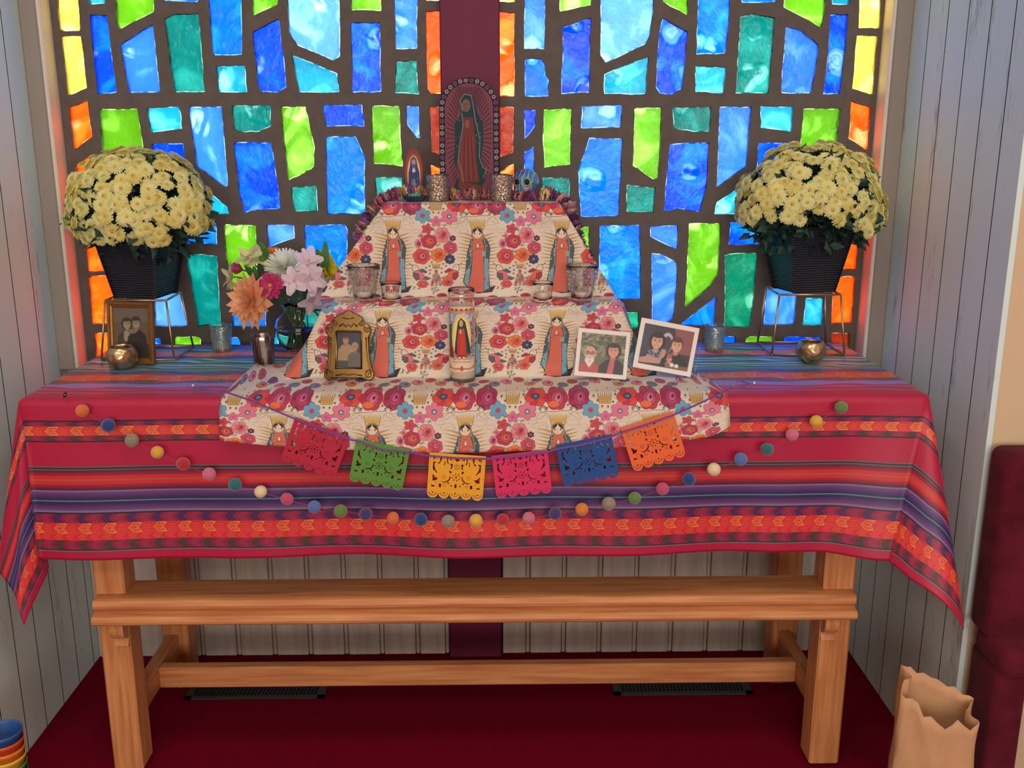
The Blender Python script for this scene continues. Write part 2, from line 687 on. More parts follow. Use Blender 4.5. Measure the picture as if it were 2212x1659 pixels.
def glass_mat(code):
    c0, c1 = GLASS[code]
    m, nt, out = new_mat('slab_glass_' + {'B': 'deep_blue', 'M': 'mid_blue', 'P': 'periwinkle', 'C': 'turquoise', 'T': 'teal', 'G': 'lime',
                                          'L': 'pale_blue', 'Y': 'yellow', 'O': 'orange', 'R': 'red_orange', 'E': 'emerald'}[code])
    N, L = nt.nodes, nt.links
    tc = N.new('ShaderNodeTexCoord')
    oi = N.new('ShaderNodeObjectInfo')
    sc = N.new('ShaderNodeVectorMath'); sc.operation = 'SCALE'
    L.new(oi.outputs['Random'], sc.inputs[3])
    sc.inputs[0].default_value = (37.0, 11.0, 23.0)
    add = N.new('ShaderNodeVectorMath'); add.operation = 'ADD'
    L.new(tc.outputs['Object'], add.inputs[0])
    L.new(sc.outputs[0], add.inputs[1])
    big = N.new('ShaderNodeTexNoise')
    big.inputs['Scale'].default_value = 9
    big.inputs['Detail'].default_value = 5
    big.inputs['Distortion'].default_value = 1.6
    L.new(add.outputs[0], big.inputs['Vector'])
    vo = N.new('ShaderNodeTexVoronoi')      # shell-shaped chips
    vo.inputs['Scale'].default_value = 9
    vo.inputs['Randomness'].default_value = 1.0
    wob = N.new('ShaderNodeTexNoise')
    wob.inputs['Scale'].default_value = 14
    L.new(add.outputs[0], wob.inputs['Vector'])
    wsc = N.new('ShaderNodeVectorMath'); wsc.operation = 'SCALE'; wsc.inputs[3].default_value = 0.055
    L.new(wob.outputs['Color'], wsc.inputs[0])
    wad = N.new('ShaderNodeVectorMath'); wad.operation = 'ADD'
    L.new(add.outputs[0], wad.inputs[0])
    L.new(wsc.outputs[0], wad.inputs[1])
    L.new(wad.outputs[0], vo.inputs['Vector'])
    chip = N.new('ShaderNodeMapRange')
    chip.interpolation_type = 'SMOOTHSTEP'
    chip.inputs['From Min'].default_value = 0.34
    chip.inputs['From Max'].default_value = 0.20
    L.new(vo.outputs['Distance'], chip.inputs['Value'])
    rg = N.new('ShaderNodeMath'); rg.operation = 'MULTIPLY'; rg.inputs[1].default_value = 75.0
    L.new(vo.outputs['Distance'], rg.inputs[0])
    sn = N.new('ShaderNodeMath'); sn.operation = 'SINE'
    L.new(rg.outputs[0], sn.inputs[0])
    rs = N.new('ShaderNodeMapRange')
    rs.inputs['From Min'].default_value = -1
    rs.inputs['From Max'].default_value = 1
    rs.inputs['To Min'].default_value = 0.6
    rs.inputs['To Max'].default_value = 1.0
    L.new(sn.outputs[0], rs.inputs['Value'])
    cm = N.new('ShaderNodeMath'); cm.operation = 'MULTIPLY'
    L.new(chip.outputs[0], cm.inputs[0])
    L.new(rs.outputs[0], cm.inputs[1])
    mul = N.new('ShaderNodeMath'); mul.operation = 'MULTIPLY'
    L.new(cm.outputs[0], mul.inputs[0])
    rp = N.new('ShaderNodeMapRange')
    rp.inputs['From Min'].default_value = 0.46
    rp.inputs['From Max'].default_value = 0.54
    L.new(big.outputs[0], rp.inputs['Value'])
    L.new(rp.outputs[0], mul.inputs[1])
    fine = N.new('ShaderNodeTexNoise')
    fine.inputs['Scale'].default_value = 30
    fine.inputs['Detail'].default_value = 6
    fine.inputs['Distortion'].default_value = 2.5
    L.new(add.outputs[0], fine.inputs['Vector'])
    # colour: deep where thick, paler where thin or chipped
    rc = N.new('ShaderNodeValToRGB')
    rc.color_ramp.elements[0].position = 0.28
    rc.color_ramp.elements[0].color = tuple(x * 0.80 for x in c0[:3]) + (1,)
    rc.color_ramp.elements[1].position = 0.80
    rc.color_ramp.elements[1].color = c1
    e = rc.color_ramp.elements.new(0.5)
    e.color = c0
    L.new(big.outputs[0], rc.inputs[0])
    mx = N.new('ShaderNodeMixRGB')
    L.new(mul.outputs[0], mx.inputs[0])
    L.new(rc.outputs[0], mx.inputs[1])
    mx.inputs[2].default_value = tuple(min(1, x * 1.1 + .05) for x in c1[:3]) + (1,)
    hs = N.new('ShaderNodeHueSaturation')
    v = N.new('ShaderNodeMapRange')
    v.inputs['To Min'].default_value = 0.82
    v.inputs['To Max'].default_value = 1.22
    L.new(oi.outputs['Random'], v.inputs['Value'])
    L.new(v.outputs[0], hs.inputs['Value'])
    L.new(mx.outputs[0], hs.inputs['Color'])
    # relief
    hsum = N.new('ShaderNodeMath'); hsum.operation = 'MULTIPLY_ADD'
    hsum.inputs[1].default_value = 0.25
    L.new(fine.outputs[0], hsum.inputs[0])
    L.new(chip.outputs[0], hsum.inputs[2])
    bp = N.new('ShaderNodeBump')
    bp.inputs['Strength'].default_value = 0.8
    bp.inputs['Distance'].default_value = 0.010
    L.new(hsum.outputs[0], bp.inputs['Height'])
    tr = N.new('ShaderNodeBsdfTransparent')
    L.new(hs.outputs[0], tr.inputs[0])
    rf = N.new('ShaderNodeBsdfRefraction')
    rf.inputs['Roughness'].default_value = 0.06
    rf.inputs['IOR'].default_value = 1.5
    L.new(hs.outputs[0], rf.inputs[0])
    L.new(bp.outputs[0], rf.inputs['Normal'])
    m1 = N.new('ShaderNodeMixShader')
    m1.inputs[0].default_value = 0.5
    L.new(tr.outputs[0], m1.inputs[1])
    L.new(rf.outputs[0], m1.inputs[2])
    tl = N.new('ShaderNodeBsdfTranslucent')      # the slab's cloudy body scatters what it passes
    L.new(hs.outputs[0], tl.inputs[0])
    m0 = N.new('ShaderNodeMixShader')
    m0.inputs[0].default_value = 0.55
    L.new(m1.outputs[0], m0.inputs[1])
    L.new(tl.outputs[0], m0.inputs[2])
    m1 = m0
    gl = N.new('ShaderNodeBsdfGlossy')
    gl.inputs['Roughness'].default_value = 0.08
    L.new(bp.outputs[0], gl.inputs['Normal'])
    m2 = N.new('ShaderNodeMixShader')
    m2.inputs[0].default_value = 0.022
    L.new(m1.outputs[0], m2.inputs[1])
    L.new(gl.outputs[0], m2.inputs[2])
    L.new(m2.outputs[0], out.inputs[0])
    return m


def clear_mat():
    m, nt, out = new_mat('slab_glass_outer_face')
    t = nt.nodes.new('ShaderNodeBsdfTransparent')
    t.inputs[0].default_value = (.96, .97, .98, 1)
    nt.links.new(t.outputs[0], out.inputs[0])
    return m




def edge_mat(code):
    """the slab's ground rim: thinner glass, so paler, and bright where it gathers light"""
    c0, c1 = GLASS[code]
    m, nt, out = new_mat('slab_rim_' + code)
    N, L = nt.nodes, nt.links
    t = N.new('ShaderNodeBsdfTransparent')
    tc = N.new('ShaderNodeTexCoord')
    nz = N.new('ShaderNodeTexNoise')
    nz.inputs['Scale'].default_value = 45
    L.new(tc.outputs['Object'], nz.inputs['Vector'])
    rp = N.new('ShaderNodeValToRGB')
    rp.color_ramp.elements[0].position = .42
    rp.color_ramp.elements[0].color = tuple(x * .5 for x in c0[:3]) + (1,)
    rp.color_ramp.elements[1].position = .6
    rp.color_ramp.elements[1].color = tuple(min(1, x * .9 + .07) for x in c1[:3]) + (1,)
    L.new(nz.outputs[0], rp.inputs[0])
    L.new(rp.outputs[0], t.inputs[0])
    L.new(t.outputs[0], out.inputs[0])
    return m


M_RIM = {k: edge_mat(k) for k in GLASS}
M_CLEAR = clear_mat()
M_GLASS = {k: glass_mat(k) for k in GLASS}

PANES = """
Y:122,-30 168,-30 173,60 171,66 130,66 127,50
Y:132,77 174,77 188,190 146,207
O:149,231 189,217 200,295 159,325
O:164,354 202,332 212,430 182,490
O:185,508 232,494 238,584 190,588
O:190,598 240,594 250,703 199,700
O:203,720 250,718 258,800 210,800
C:190,-60 225,-60 226,8 191,8
B:193,31 230,33 240,110 252,200 210,203 200,110
G:247,-60 331,-60 333,25 258,64 251,50
P:259,96 330,52 346,195 343,199 278,200 268,150
M:348,-60 427,-60 427,4 350,1
T:354,40 375,30 428,28 437,130 442,199 376,200 366,130
M:448,-60 518,-60 522,40 522,118 459,119 452,30
C:465,143 528,140 534,199 471,199
G:543,-60 600,-60 600,10 545,35
B:545,68 602,40 611,110 619,188 600,200 565,198 556,185
L:617,-60 733,-60 734,122 720,131 640,97 624,70
C:629,118 728,158 733,199 645,199
G:755,-60 822,-60 824,24 759,22
B:757,48 820,48 824,198 760,200
P:850,-60 901,-60 901,105 854,106
T:855,132 900,130 905,204 852,201
Y:920,-60 951,-60 951,1 920,1
O:920,24 952,22 954,202 930,202 923,190
G:213,235 296,234 312,330 300,400 225,400
C:317,233 385,230 391,245 393,278 325,286
P:408,230 478,229 487,330 492,400 487,406 424,360 414,290
T:501,228 584,227 586,272 560,284 530,286 504,280
G:606,230 660,229 667,262 680,320 678,360 655,375 622,391 612,300
B:696,227 782,226 787,273 703,273
G:802,232 804,228 862,228 868,330 870,360 807,354 803,270
P:878,229 904,230 907,298 900,298 879,270
R:928,230 950,230 951,337 932,328
B:327,312 333,310 395,309 405,375 400,420 340,430
B:504,310 510,307 585,308 598,385 606,452 540,456 527,461 515,410
M:703,296 768,294 788,338 789,463 706,463
T:628,405 684,400 687,457 637,458 629,430
T:809,384 869,383 868,440 815,450
B:895,384 908,384 910,420 897,425
O:930,356 952,364 954,440 934,440
C:400,405 440,405 490,446 495,463 395,460
M:405,483 466,481 469,529 440,527 401,527
G:483,484 553,487 556,560 556,625 500,625 488,560
P:575,485 635,487 636,515 580,535
M:656,487 745,485 751,495 750,590 745,600 662,600
G:769,486 830,486 835,620 775,620
T:401,552 420,549 469,552 473,620 477,700 427,706 420,660 406,580
L:606,562 635,547 637,600 614,610
M:500,668 574,668 575,705 503,705
T:650,672 694,672 700,705 650,705
L:330,630 388,632 405,705 335,705
M:300,731 346,731 348,775 300,775
G:375,730 380,727 430,728 434,734 435,775 378,775
M:475,728 512,728 518,735 520,780 478,780
C:540,731 556,728 600,728 605,780 540,780
M:640,728 700,728 700,780 640,780
Y:1075,-60 1112,-60 1112,4 1075,4
O:1076,26 1112,26 1111,208 1076,209
P:1134,-60 1181,-60 1176,107 1132,105
M:1134,130 1140,127 1170,127 1177,140 1179,160 1186,172 1185,208 1134,208
G:1209,-60 1277,-60 1277,11 1209,25
B:1215,58 1277,38 1275,90 1273,200 1213,203 1214,145 1216,110
L:1298,-60 1412,-60 1411,30 1405,75 1396,95 1308,136 1297,118
C:1305,160 1380,130 1402,123 1399,150 1396,203 1305,203
G:1432,3 1437,-60 1486,-60 1486,34
B:1428,50 1433,38 1486,68 1480,140 1474,192 1450,204 1425,202 1417,190 1420,120
M:1508,-60 1580,-60 1576,40 1569,115 1504,118 1506,60
C:1503,142 1569,145 1564,202 1502,198
M:1602,-60 1679,-60 1679,3 1602,6
T:1600,35 1629,29 1675,38 1671,87 1661,202 1589,202 1593,129
G:1695,-60 1783,-60 1783,19 1774,60 1693,16
P:1698,55 1732,66 1769,97 1764,142 1754,201 1688,201 1690,145
C:1797,-60 1836,-60 1836,10 1798,9
B:1794,31 1832,30 1825,122 1815,203 1778,203 1785,154
Y:1858,-60 1905,-60 1900,62 1855,61
Y:1851,76 1897,76 1886,206 1841,191
O:1839,217 1881,231 1875,326 1833,299
O:1832,335 1872,355 1862,478 1826,470
O:1820,490 1857,494 1849,583 1822,583
O:1800,597 1847,597 1840,697 1796,700
R:1797,719 1836,719 1834,790 1795,790
R:1076,230 1110,231 1109,330 1076,343
O:1076,376 1095,360 1110,354 1109,440 1076,440
B:1132,237 1157,237 1156,273 1133,300
B:1133,328 1153,316 1153,395 1132,395
G:1175,236 1235,235 1233,355 1176,363 1173,310 1174,270
P:1257,230 1345,227 1341,275 1255,277
G:1370,236 1378,232 1430,232 1426,330 1422,385 1412,388 1367,358 1369,280
T:1452,232 1536,230 1535,284 1500,285 1455,277
P:1555,230 1624,230 1613,360 1548,406
C:1643,229 1715,230 1711,285 1643,276
G:1736,234 1817,234 1807,317 1795,400 1725,400 1730,300
B:1638,309 1710,309 1715,420 1630,420
M:1273,297 1345,299 1339,420 1336,468 1255,469 1250,400 1249,372
B:1448,311 1532,308 1527,400 1513,459 1469,452 1434,457 1440,380
T:1354,399 1417,405 1414,424 1413,459 1354,459
T:1172,383 1232,385 1228,445 1175,440
C:1548,437 1600,403 1650,405 1645,463 1543,464
B:1578,480 1642,482 1641,529 1574,529
G:1488,482 1557,482 1555,539 1551,595 1534,619 1480,665 1484,569
P:1404,490 1465,487 1464,539 1405,512
M:1295,487 1382,486 1384,574 1384,647 1323,648 1310,640 1295,587
G:1230,489 1273,490 1272,560 1235,560
E:1565,552 1577,548 1637,546 1630,640 1621,706 1586,708 1565,704
P:1408,546 1432,550 1462,567 1463,617 1457,671 1453,689 1440,700 1408,697
M:1549,639 1542,703 1471,703 1473,697
E:1330,674 1380,674 1379,710 1350,710
P:1653,622 1724,622 1716,702 1649,704
C:1741,644 1780,644 1777,703 1734,703
B:1660,545 1668,545 1700,550 1695,598 1663,598
M:1545,727 1590,727 1588,775 1545,775
G:1611,731 1620,727 1670,726 1670,775 1610,775
B:1695,727 1775,729 1776,775 1695,775
"""

window = struct_root('window_1')
win_polys = []
for ln in PANES.strip().splitlines():
    code, pts = ln.split(':')
    q = [P(*map(float, p.split(',')), 1, 0.0) for p in pts.split()]
    q = [(p.x, p.z) for p in q]
    out = []
    for i in range(len(q)):          # hand-broken edges: each side wavers a little
        (xa, za), (xb, zb) = q[i], q[(i + 1) % len(q)]
        d = math.hypot(xb - xa, zb - za)
        # soft corner
        for t in ((0.04, 0.96) if d < .03 else (0.02, 0.35, 0.68, 0.98)):
            jx = rnd.uniform(-1, 1) * (.0016 if 0.1 < t < 0.9 else .0004)
            jz = rnd.uniform(-1, 1) * (.0016 if 0.1 < t < 0.9 else .0004)
            out.append((xa + (xb - xa) * t + jx, za + (zb - za) * t + jz))
    win_polys.append((code, out))
ups = []
for code, poly in win_polys:
    zlo, zhi = min(p[1] for p in poly), max(p[1] for p in poly)
    if zlo > 1.335 and zhi < 1.60:
        ups.append((code, [(x, z + .57) for x, z in poly]))
    elif zlo > 1.59 and zhi < 1.835:
        ups.append((code, [(x, z + .565) for x, z in poly]))
win_polys += [u for u in ups if max(p[1] for p in u[1]) < 2.41 and min(p[1] for p in u[1]) > 1.905]

cu = bpy.data.curves.new('matrix', 'CURVE')
cu.dimensions = '2D'
cu.fill_mode = 'BOTH'
cu.extrude = 0.011


def spline(cu, pts):
    s = cu.splines.new('POLY')
    s.points.add(len(pts) - 1)
    for p, (x, y) in zip(s.points, pts):
        p.co = (x, y, 0, 1)
    s.use_cyclic_u = True


spline(cu, [(-1.08, .87), (1.08, .87), (1.08, 2.43), (-1.08, 2.43)])
for _, poly in win_polys:
    spline(cu, poly)
co = bpy.data.objects.new('tmp', cu)
COL.objects.link(co)
bpy.context.view_layer.update()
dg = bpy.context.evaluated_depsgraph_get()
me = bpy.data.meshes.new_from_object(co.evaluated_get(dg))
bpy.data.objects.remove(co)
me.transform(Matrix.Rotation(PI / 2, 4, 'X'))
me.transform(Matrix.Translation((0, .011, 0)))
me.materials.clear()
me.materials.append(M_matrix)
link('matrix', me, window)

for code, poly in win_polys:
    n = len(poly)
    if sum(poly[i][0] * poly[(i + 1) % n][1] - poly[(i + 1) % n][0] * poly[i][1] for i in range(n)) < 0:
        poly = poly[::-1]
    cx = sum(p[0] for p in poly) / n
    cz = sum(p[1] for p in poly) / n
    m = MB()
    loc = [(x - cx, z - cz) for x, z in poly]
    ins = [(x * (1 - .0024 / max(.01, math.hypot(x, z))), z * (1 - .0024 / max(.01, math.hypot(x, z)))) for x, z in loc]
    v0 = [(x, .003, z) for x, z in ins]
    v1 = [(x, .008, z) for x, z in loc]
    v2 = [(x, .021, z) for x, z in loc]
    m.mi = 0
    m.add(v0, [tuple(range(n))])
    m.mi = 2
    m.add(v0 + v1, [(i, (i + 1) % n, n + (i + 1) % n, n + i) for i in range(n)])
    m.mi = 1
    m.add(v2, [tuple(range(n))[::-1]])
    me = bpy.data.meshes.new('pane')
    me.from_pydata(m.v, [], m.f)
    me.materials.append(M_GLASS[code])
    me.materials.append(M_CLEAR)
    me.materials.append(M_RIM[code])
    me.polygons.foreach_set('material_index', m.m)
    me.update()
    o = link('pane', me, window)
    o.location = (cx, 0, cz)
# ------------------------------------------------------------------ the oak altar table
def oak(name, axis):
    st = {'x': (0.6, 9, 9), 'y': (9, .6, 9), 'z': (9, 9, 0.6)}[axis]
    return mat(name, S(214, 152, 100), 0.42, col2=S(184, 116, 72), scale=9, stretch=st, bump=0.08, detail=9, spec=0.4)


M_oak_x, M_oak_y, M_oak_z = oak('oak_grain_along_x', 'x'), oak('oak_grain_along_y', 'y'), oak('oak_grain_upright', 'z')
M_pad = mat('glide_plastic', S(205, 196, 180), 0.5)

TOPZ = 0.952
TXL, TXR, TYF, TYB = -0.948, 0.992, -0.612, -0.058
table = thing('altar_table', 'long oak table with a lower rail board, standing under the striped red cloth', 'table', (0.02, -.34, 0))
b = MB(); b.box(TXL + .004, TXR - .004, TYF + .006, TYB, TOPZ - .04, TOPZ - .001, bev=.004); b.build('tabletop', M_oak_x, table)
legs = [(-.866, -.796, -.566, -.492), (.823, .896, -.570, -.496), (-.858, -.786, -.196, -.122), (.825, .896, -.200, -.126)]
for x0, x1, y0, y1 in legs:
    b = MB(); b.box(x0, x1, y0, y1, 0.006, TOPZ - .04, bev=.005)
    lg = b.build('leg', M_oak_z, table)
    b = MB(); b.lathe([(.024, .0), (.026, .002), (.026, .0065)], (x0 + x1) / 2, (y0 + y1) / 2, 0, 16); b.build('glide', M_pad, lg)
# apron under the top, hidden by the cloth in front
b = MB(); b.box(-.80, .83, -.555, -.53, TOPZ - .14, TOPZ - .04, bev=.002); b.build('apron', M_oak_x, table)
b = MB(); b.box(-.80, .83, -.165, -.14, TOPZ - .14, TOPZ - .04, bev=.002); b.build('apron', M_oak_x, table)
# rail board: a moulded edge in two rounded steps
prof = [(-.495, .474), (-.590, .474)]
for i in range(7):
    a = PI / 2 + PI * i / 6
    prof.append((-.592 + .0135 * math.cos(a), .4605 + .0135 * math.sin(a)))
prof += [(-.592, .446), (-.598, .443), (-.604, .4415)]
for i in range(7):
    a = PI / 2 + PI * i / 6
    prof.append((-.608 + .0125 * math.cos(a), .4290 + .0125 * math.sin(a)))
prof += [(-.495, .4165)]
b = MB()
x0, x1 = -.857, .889
b.prism([(y, z) for y, z in prof], x0, x1, 'x')
b.build('rail_board', M_oak_x, table)
# brackets under the board
for cx in (-.813, .841):
    pr = [(-.566, .417), (-.598, .417), (-.598, .395)]
    for i in range(6):
        a = PI * .5 * i / 5
        pr.append((-.5665 - .031 * math.cos(a), .395 - .03 * math.sin(a)))
    pr += [(-.5745, .345), (-.566, .340)]
    b = MB(); b.prism(pr, cx - .016, cx + .016, 'x'); b.build('bracket', M_oak_z, table)
# stretchers
for x0, x1 in ((-.845, -.812), (.842, .874)):
    b = MB(); b.box(x0, x1, -.495, -.195, .108, .172, bev=.004); b.build('side_stretcher', M_oak_y, table)
b = MB(); b.box(-.812, .842, -.372, -.340, .112, .170, bev=.004); b.build('long_stretcher', M_oak_x, table)

# ------------------------------------------------------------------ the striped woven cloth
CW, CH, MMPP = 128, 1960, 0.0005       # 0.5 mm per pixel; rows run from the back edge (-0.58) to the hem (+0.40)
B0 = -0.58


def row(b):
    return int(round((b - B0) / MMPP))


cloth = Ras(CW, CH, (168, 18, 52))
RED, CRIM, MAR, PUR, NAVY, BLK = (176, 16, 64), (140, 24, 64), (92, 22, 50), (98, 54, 128), (48, 34, 84), (38, 38, 46)
MAUVE, SKY, ORG, YEL, GRN, BRN = (134, 108, 150), (88, 138, 178), (226, 92, 46), (240, 176, 70), (70, 104, 84), (88, 62, 56)
TEAL, CYAN, WHT, LIL = (48, 132, 150), (110, 184, 204), (206, 206, 206), (146, 112, 186)


def band(b0, b1, c0, c1=None):
    r0, r1 = row(b0), row(b1)
    for r in range(max(r0, 0), min(r1, CH)):
        t = (r - r0) / max(1, r1 - r0)
        c = c0 if c1 is None else tuple(c0[i] + (c1[i] - c0[i]) * t for i in range(3))
        cloth.a[r, :] = c


def px_b(px):           # drop below the table's front edge for a pixel row of the hanging front
    return 0.955 - P(500, px, 1, -.635).z + .012


def arrows(b0, b1, ca, cb, cl):
    """interlocking arrow heads, alternately dark and crimson"""
    band(b0, b1, ca)
    h = (b1 - b0)
    r0, rh = row(b0), h / MMPP
    for k, off in enumerate((0, 64)):
        c = cb if k == 0 else tuple(min(255, x + 14) for x in ca)
        x = off
        for sh in (-128, 0, 128):
            X = x + sh
            cloth.poly([(X, r0 + rh * .5), (X + 22, r0), (X + 62, r0), (X + 42, r0 + rh * .5), (X + 62, r0 + rh), (X + 22, r0 + rh)], c)
            cloth.line([(X + 22, r0), (X, r0 + rh * .5), (X + 22, r0 + rh)], 1.8, cl)
            for q in range(5):
                cloth.ell(X + 18 + 6 * q, r0 + rh * (.3 + .4 * (q % 2)), 2, 2.5, cl)


def fishes(b0, b1, bg, fg):
    band(b0, b1, bg, tuple(min(255, x + 12) for x in bg))
    r0, rh = row(b0), (b1 - b0) / MMPP
    for sh in (-128, 0, 128):
        X = 12 + sh
        cloth.line([(X + 66, r0 + rh * .08), (X + 22, r0 + rh * .10), (X, r0 + rh * .5), (X + 22, r0 + rh * .9), (X + 66, r0 + rh * .92)], 2.6, fg)
        cloth.line([(X + 66, r0 + rh * .08), (X + 46, r0 + rh * .5), (X + 66, r0 + rh * .92)], 2.6, fg)
        cloth.line([(X + 56, r0 + rh * .06), (X + 38, r0 + rh * .5), (X + 56, r0 + rh * .94)], 1.6, fg)
        for ex, ey in ((24, .34), (36, .30), (24, .64), (36, .68), (13, .5)):
            cloth.ring(X + ex, r0 + rh * ey, 3.5, 4, 1.6, fg)
        for q in range(4):
            for e in (.3, .55, .78):
                cloth.line([(X + 74 + q * 9, r0 + rh * e), (X + 79 + q * 9, r0 + rh * e)], 2.6, tuple(int(bg[i] * .5 + fg[i] * .5) for i in range(3)))


# front drop, top to hem
band(-.012, px_b(903), RED)
band(px_b(903), px_b(906.5), BLK)
arrows(px_b(906.5), px_b(915.5), CRIM, (70, 34, 84), (120, 40, 80))
fishes(px_b(915.5), px_b(936), (206, 52, 52), YEL)
arrows(px_b(936), px_b(947), CRIM, (64, 58, 62), (120, 60, 70))
band(px_b(947), px_b(950), BLK)
band(px_b(950), px_b(1002), RED)
band(px_b(1002), px_b(1004.5), (104, 102, 110))
band(px_b(1004.5), px_b(1007.5), BLK)
band(px_b(1007.5), px_b(1010), (104, 102, 110))
band(px_b(1010), px_b(1022), MAR, (170, 28, 58))
band(px_b(1022), px_b(1029), (206, 38, 56))
band(px_b(1029), px_b(1033), (184, 82, 52))
band(px_b(1033), px_b(1040), (206, 38, 56))
band(px_b(1040), px_b(1053), (180, 30, 58), (70, 20, 50))
band(px_b(1053), px_b(1056), MAUVE)
band(px_b(1056), px_b(1071), (112, 66, 138), NAVY)
band(px_b(1071), px_b(1074.5), NAVY)
band(px_b(1074.5), px_b(1077), SKY)
band(px_b(1077), px_b(1083), NAVY)
band(px_b(1083), px_b(1096), (66, 36, 92), (112, 72, 136))
band(px_b(1096), px_b(1100), MAUVE)
band(px_b(1100), px_b(1103.5), BLK)
arrows(px_b(1103.5), px_b(1122.5), CRIM, (72, 32, 92), (112, 40, 84))
fishes(px_b(1122.5), px_b(1146), (206, 44, 48), YEL)
arrows(px_b(1146), px_b(1159), (206, 38, 52), (214, 66, 48), (222, 84, 50))
arrows(px_b(1159), px_b(1178.5), CRIM, (74, 54, 56), (120, 60, 66))
band(px_b(1178.5), px_b(1181), BLK)
band(px_b(1181), px_b(1183), (112, 112, 118))
band(px_b(1183), .40, RED)


# table top, front edge to the back
def top_b(px):
    return -.612 - P(350, px, 2, .955).y


tops = [(853, RED), (849.5, (190, 60, 120)), (846.5, RED), (843, (180, 80, 140)), (840, (170, 30, 90)), (837, (150, 120, 190)), (829, (96, 60, 140)),
        (826.5, 'G'), (822, 'F'), (811, 'G2'), (807, (58, 46, 140)), (804, (60, 110, 160)), (801, (110, 130, 110)), (798, (60, 70, 90)), (796, (96, 170, 160)),
        (793, (50, 80, 120)), (791, (190, 200, 200)), (789.5, (50, 120, 140)), (786, (40, 60, 90)), (784, (120, 190, 200)), (781.5, (60, 110, 130)),
        (778.5, (170, 190, 170)), (777, (44, 90, 120)), (774, (60, 60, 150)), (770, 'F2'), (762, (70, 150, 130)), (760, (50, 60, 130)), (757.5, (90, 170, 200)),
        (755, (60, 70, 150)), (752, (120, 110, 180)), (750, (90, 40, 120)), (747, (120, 60, 140)), (742, None)]
for (pa, c), (pb, _) in zip(tops[:-1], tops[1:]):
    ba, bb = top_b(pa), top_b(pb)
    if c == 'F':
        fishes(bb, ba, (210, 66, 44), YEL)
    elif c == 'F2':
        fishes(bb, ba, (206, 80, 60), (238, 190, 90))
    elif c in ('G', 'G2'):
        arrows(bb, ba, (120, 60, 70), GRN, (150, 120, 90))
    else:
        band(bb, ba, c)
band(B0, top_b(745), (84, 40, 110))
M_cloth = img_mat('striped_woven_cloth', cloth.image('striped_woven_cloth', 0.05), 0.5, sheen=0.08, spec=0.5, weave=0.25)

RND = .014
DROP = .372


def drop_pt(s):
    """distance s past the edge -> (outward, down) round the rounded edge"""
    q = RND * PI / 2
    if s < q:
        a = s / RND
        return RND * math.sin(a), RND * (1 - math.cos(a))
    return RND, RND + s - q


def smooth(x, a, b):
    t = min(1, max(0, (x - a) / (b - a)))
    return t * t * (3 - 2 * t)


def gath(a):
    """how far the hanging front is drawn in towards the table's middle near the free corner"""
    return .070 * smooth(a, .45, TXR)


def cloth_point(a, b):
    """a: across (m), b: front-to-back distance from the front edge (positive hangs down)"""
    dx = max(0.0, TXL - a, a - TXR)
    side = -1 if a < 0 else 1
    ez = TOPZ + .002
    if dx <= 0:
        if b <= 0:
            rip = .0016 * math.sin(a * 26 + b * 60) * math.sin(b * 41 + a * 9 + 1) * smooth(-b, 0, .05)
            return (a, TYF - b, ez + rip + .0016)
        o, d = drop_pt(b)
        h = d / DROP
        wv = .010 * h * math.sin(a * 7.3 + .7) + .007 * h * math.sin(a * 15.1 + 2.1) - .006 * h
        wv += .045 * h * smooth(a, .84, .99) - .016 * h * math.exp(-((a - .82) / .09) ** 2)
        return (a - gath(a) * max(0, h) ** 1.2, TYF - o - max(wv, -.004 - .02 * h) - .012 * h, ez - d + .010 * h * smooth(abs(a), .35, .9) * 0.3)
    if b <= 0:
        o, d = drop_pt(dx)
        h = d / DROP
        wv = .012 * h * math.sin(b * 14) + .03 * h
        return (a * 0 + (TXR if side > 0 else TXL) + side * (o + wv), TYF - b, ez - d)
    # corner: polar about the table's corner
    r = math.hypot(dx, b)
    th = math.atan2(dx, b)
    t = th / (PI / 2)
    if side < 0:
        out = .02 - .10 * math.exp(-((t - .22) / .13) ** 2) + .04 * math.exp(-((t - .5) / .1) ** 2) + .20 * math.exp(-((t - .80) / .22) ** 2)
    else:
        out = .10 + .28 * math.exp(-((t - .46) / .30) ** 2)
    o, d = drop_pt(r)
    h = max(0, d) / DROP
    oo = o + out * max(0, r - .02)
    down = math.sqrt(max(0, (o + d) ** 2 - oo * oo)) if oo < (o + d) else d
    down = min(down, d)
    cxn = TXR if side > 0 else TXL
    phi = th if side < 0 else th
    # the quarter circle of edge is short: the cloth bunches between the two hanging directions
    px = cxn - side * (gath(TXR) if side > 0 else 0) * min(1, b / DROP) ** 1.2 + side * oo * math.sin(phi)
    py = TYF - oo * math.cos(phi)
    return (px, py - .012 * h * (1 - t) - .0 * h, ez - down)


SIDE = .36
us = list(np.linspace(TXL - SIDE, TXL, 44)) + list(np.linspace(TXL, TXR, 180))[1:] + list(np.linspace(TXR, TXR + SIDE, 44))[1:]
vs_ = list(np.linspace(-.55, -.03, 60)) + list(np.linspace(-.03, .05, 18))[1:] + list(np.linspace(.05, DROP, 56))[1:]
pts = [[cloth_point(a, b) for a in us] for b in vs_]
uvs = []
for b_ in vs_:
    rw = []
    for a in us:
        bb = b_
        if b_ < 0 and TXL < a < TXR:
            bb += (.0045 * math.sin(a * 31 + 1.3 * math.sin(b_ * 40)) + .0035 * math.sin(a * 53 + b_ * 70)) * smooth(-b_, .02, .12)
        else:
            bb += .0012 * math.sin(a * 9)
        rw.append((a / .0535, 1 - (bb - B0) / (CH * MMPP)))
    uvs.append(rw)
tc_o = grid_mesh('tablecloth', pts, uvs, M_cloth)
sm_ = tc_o.modifiers.new('thickness', 'SOLIDIFY')
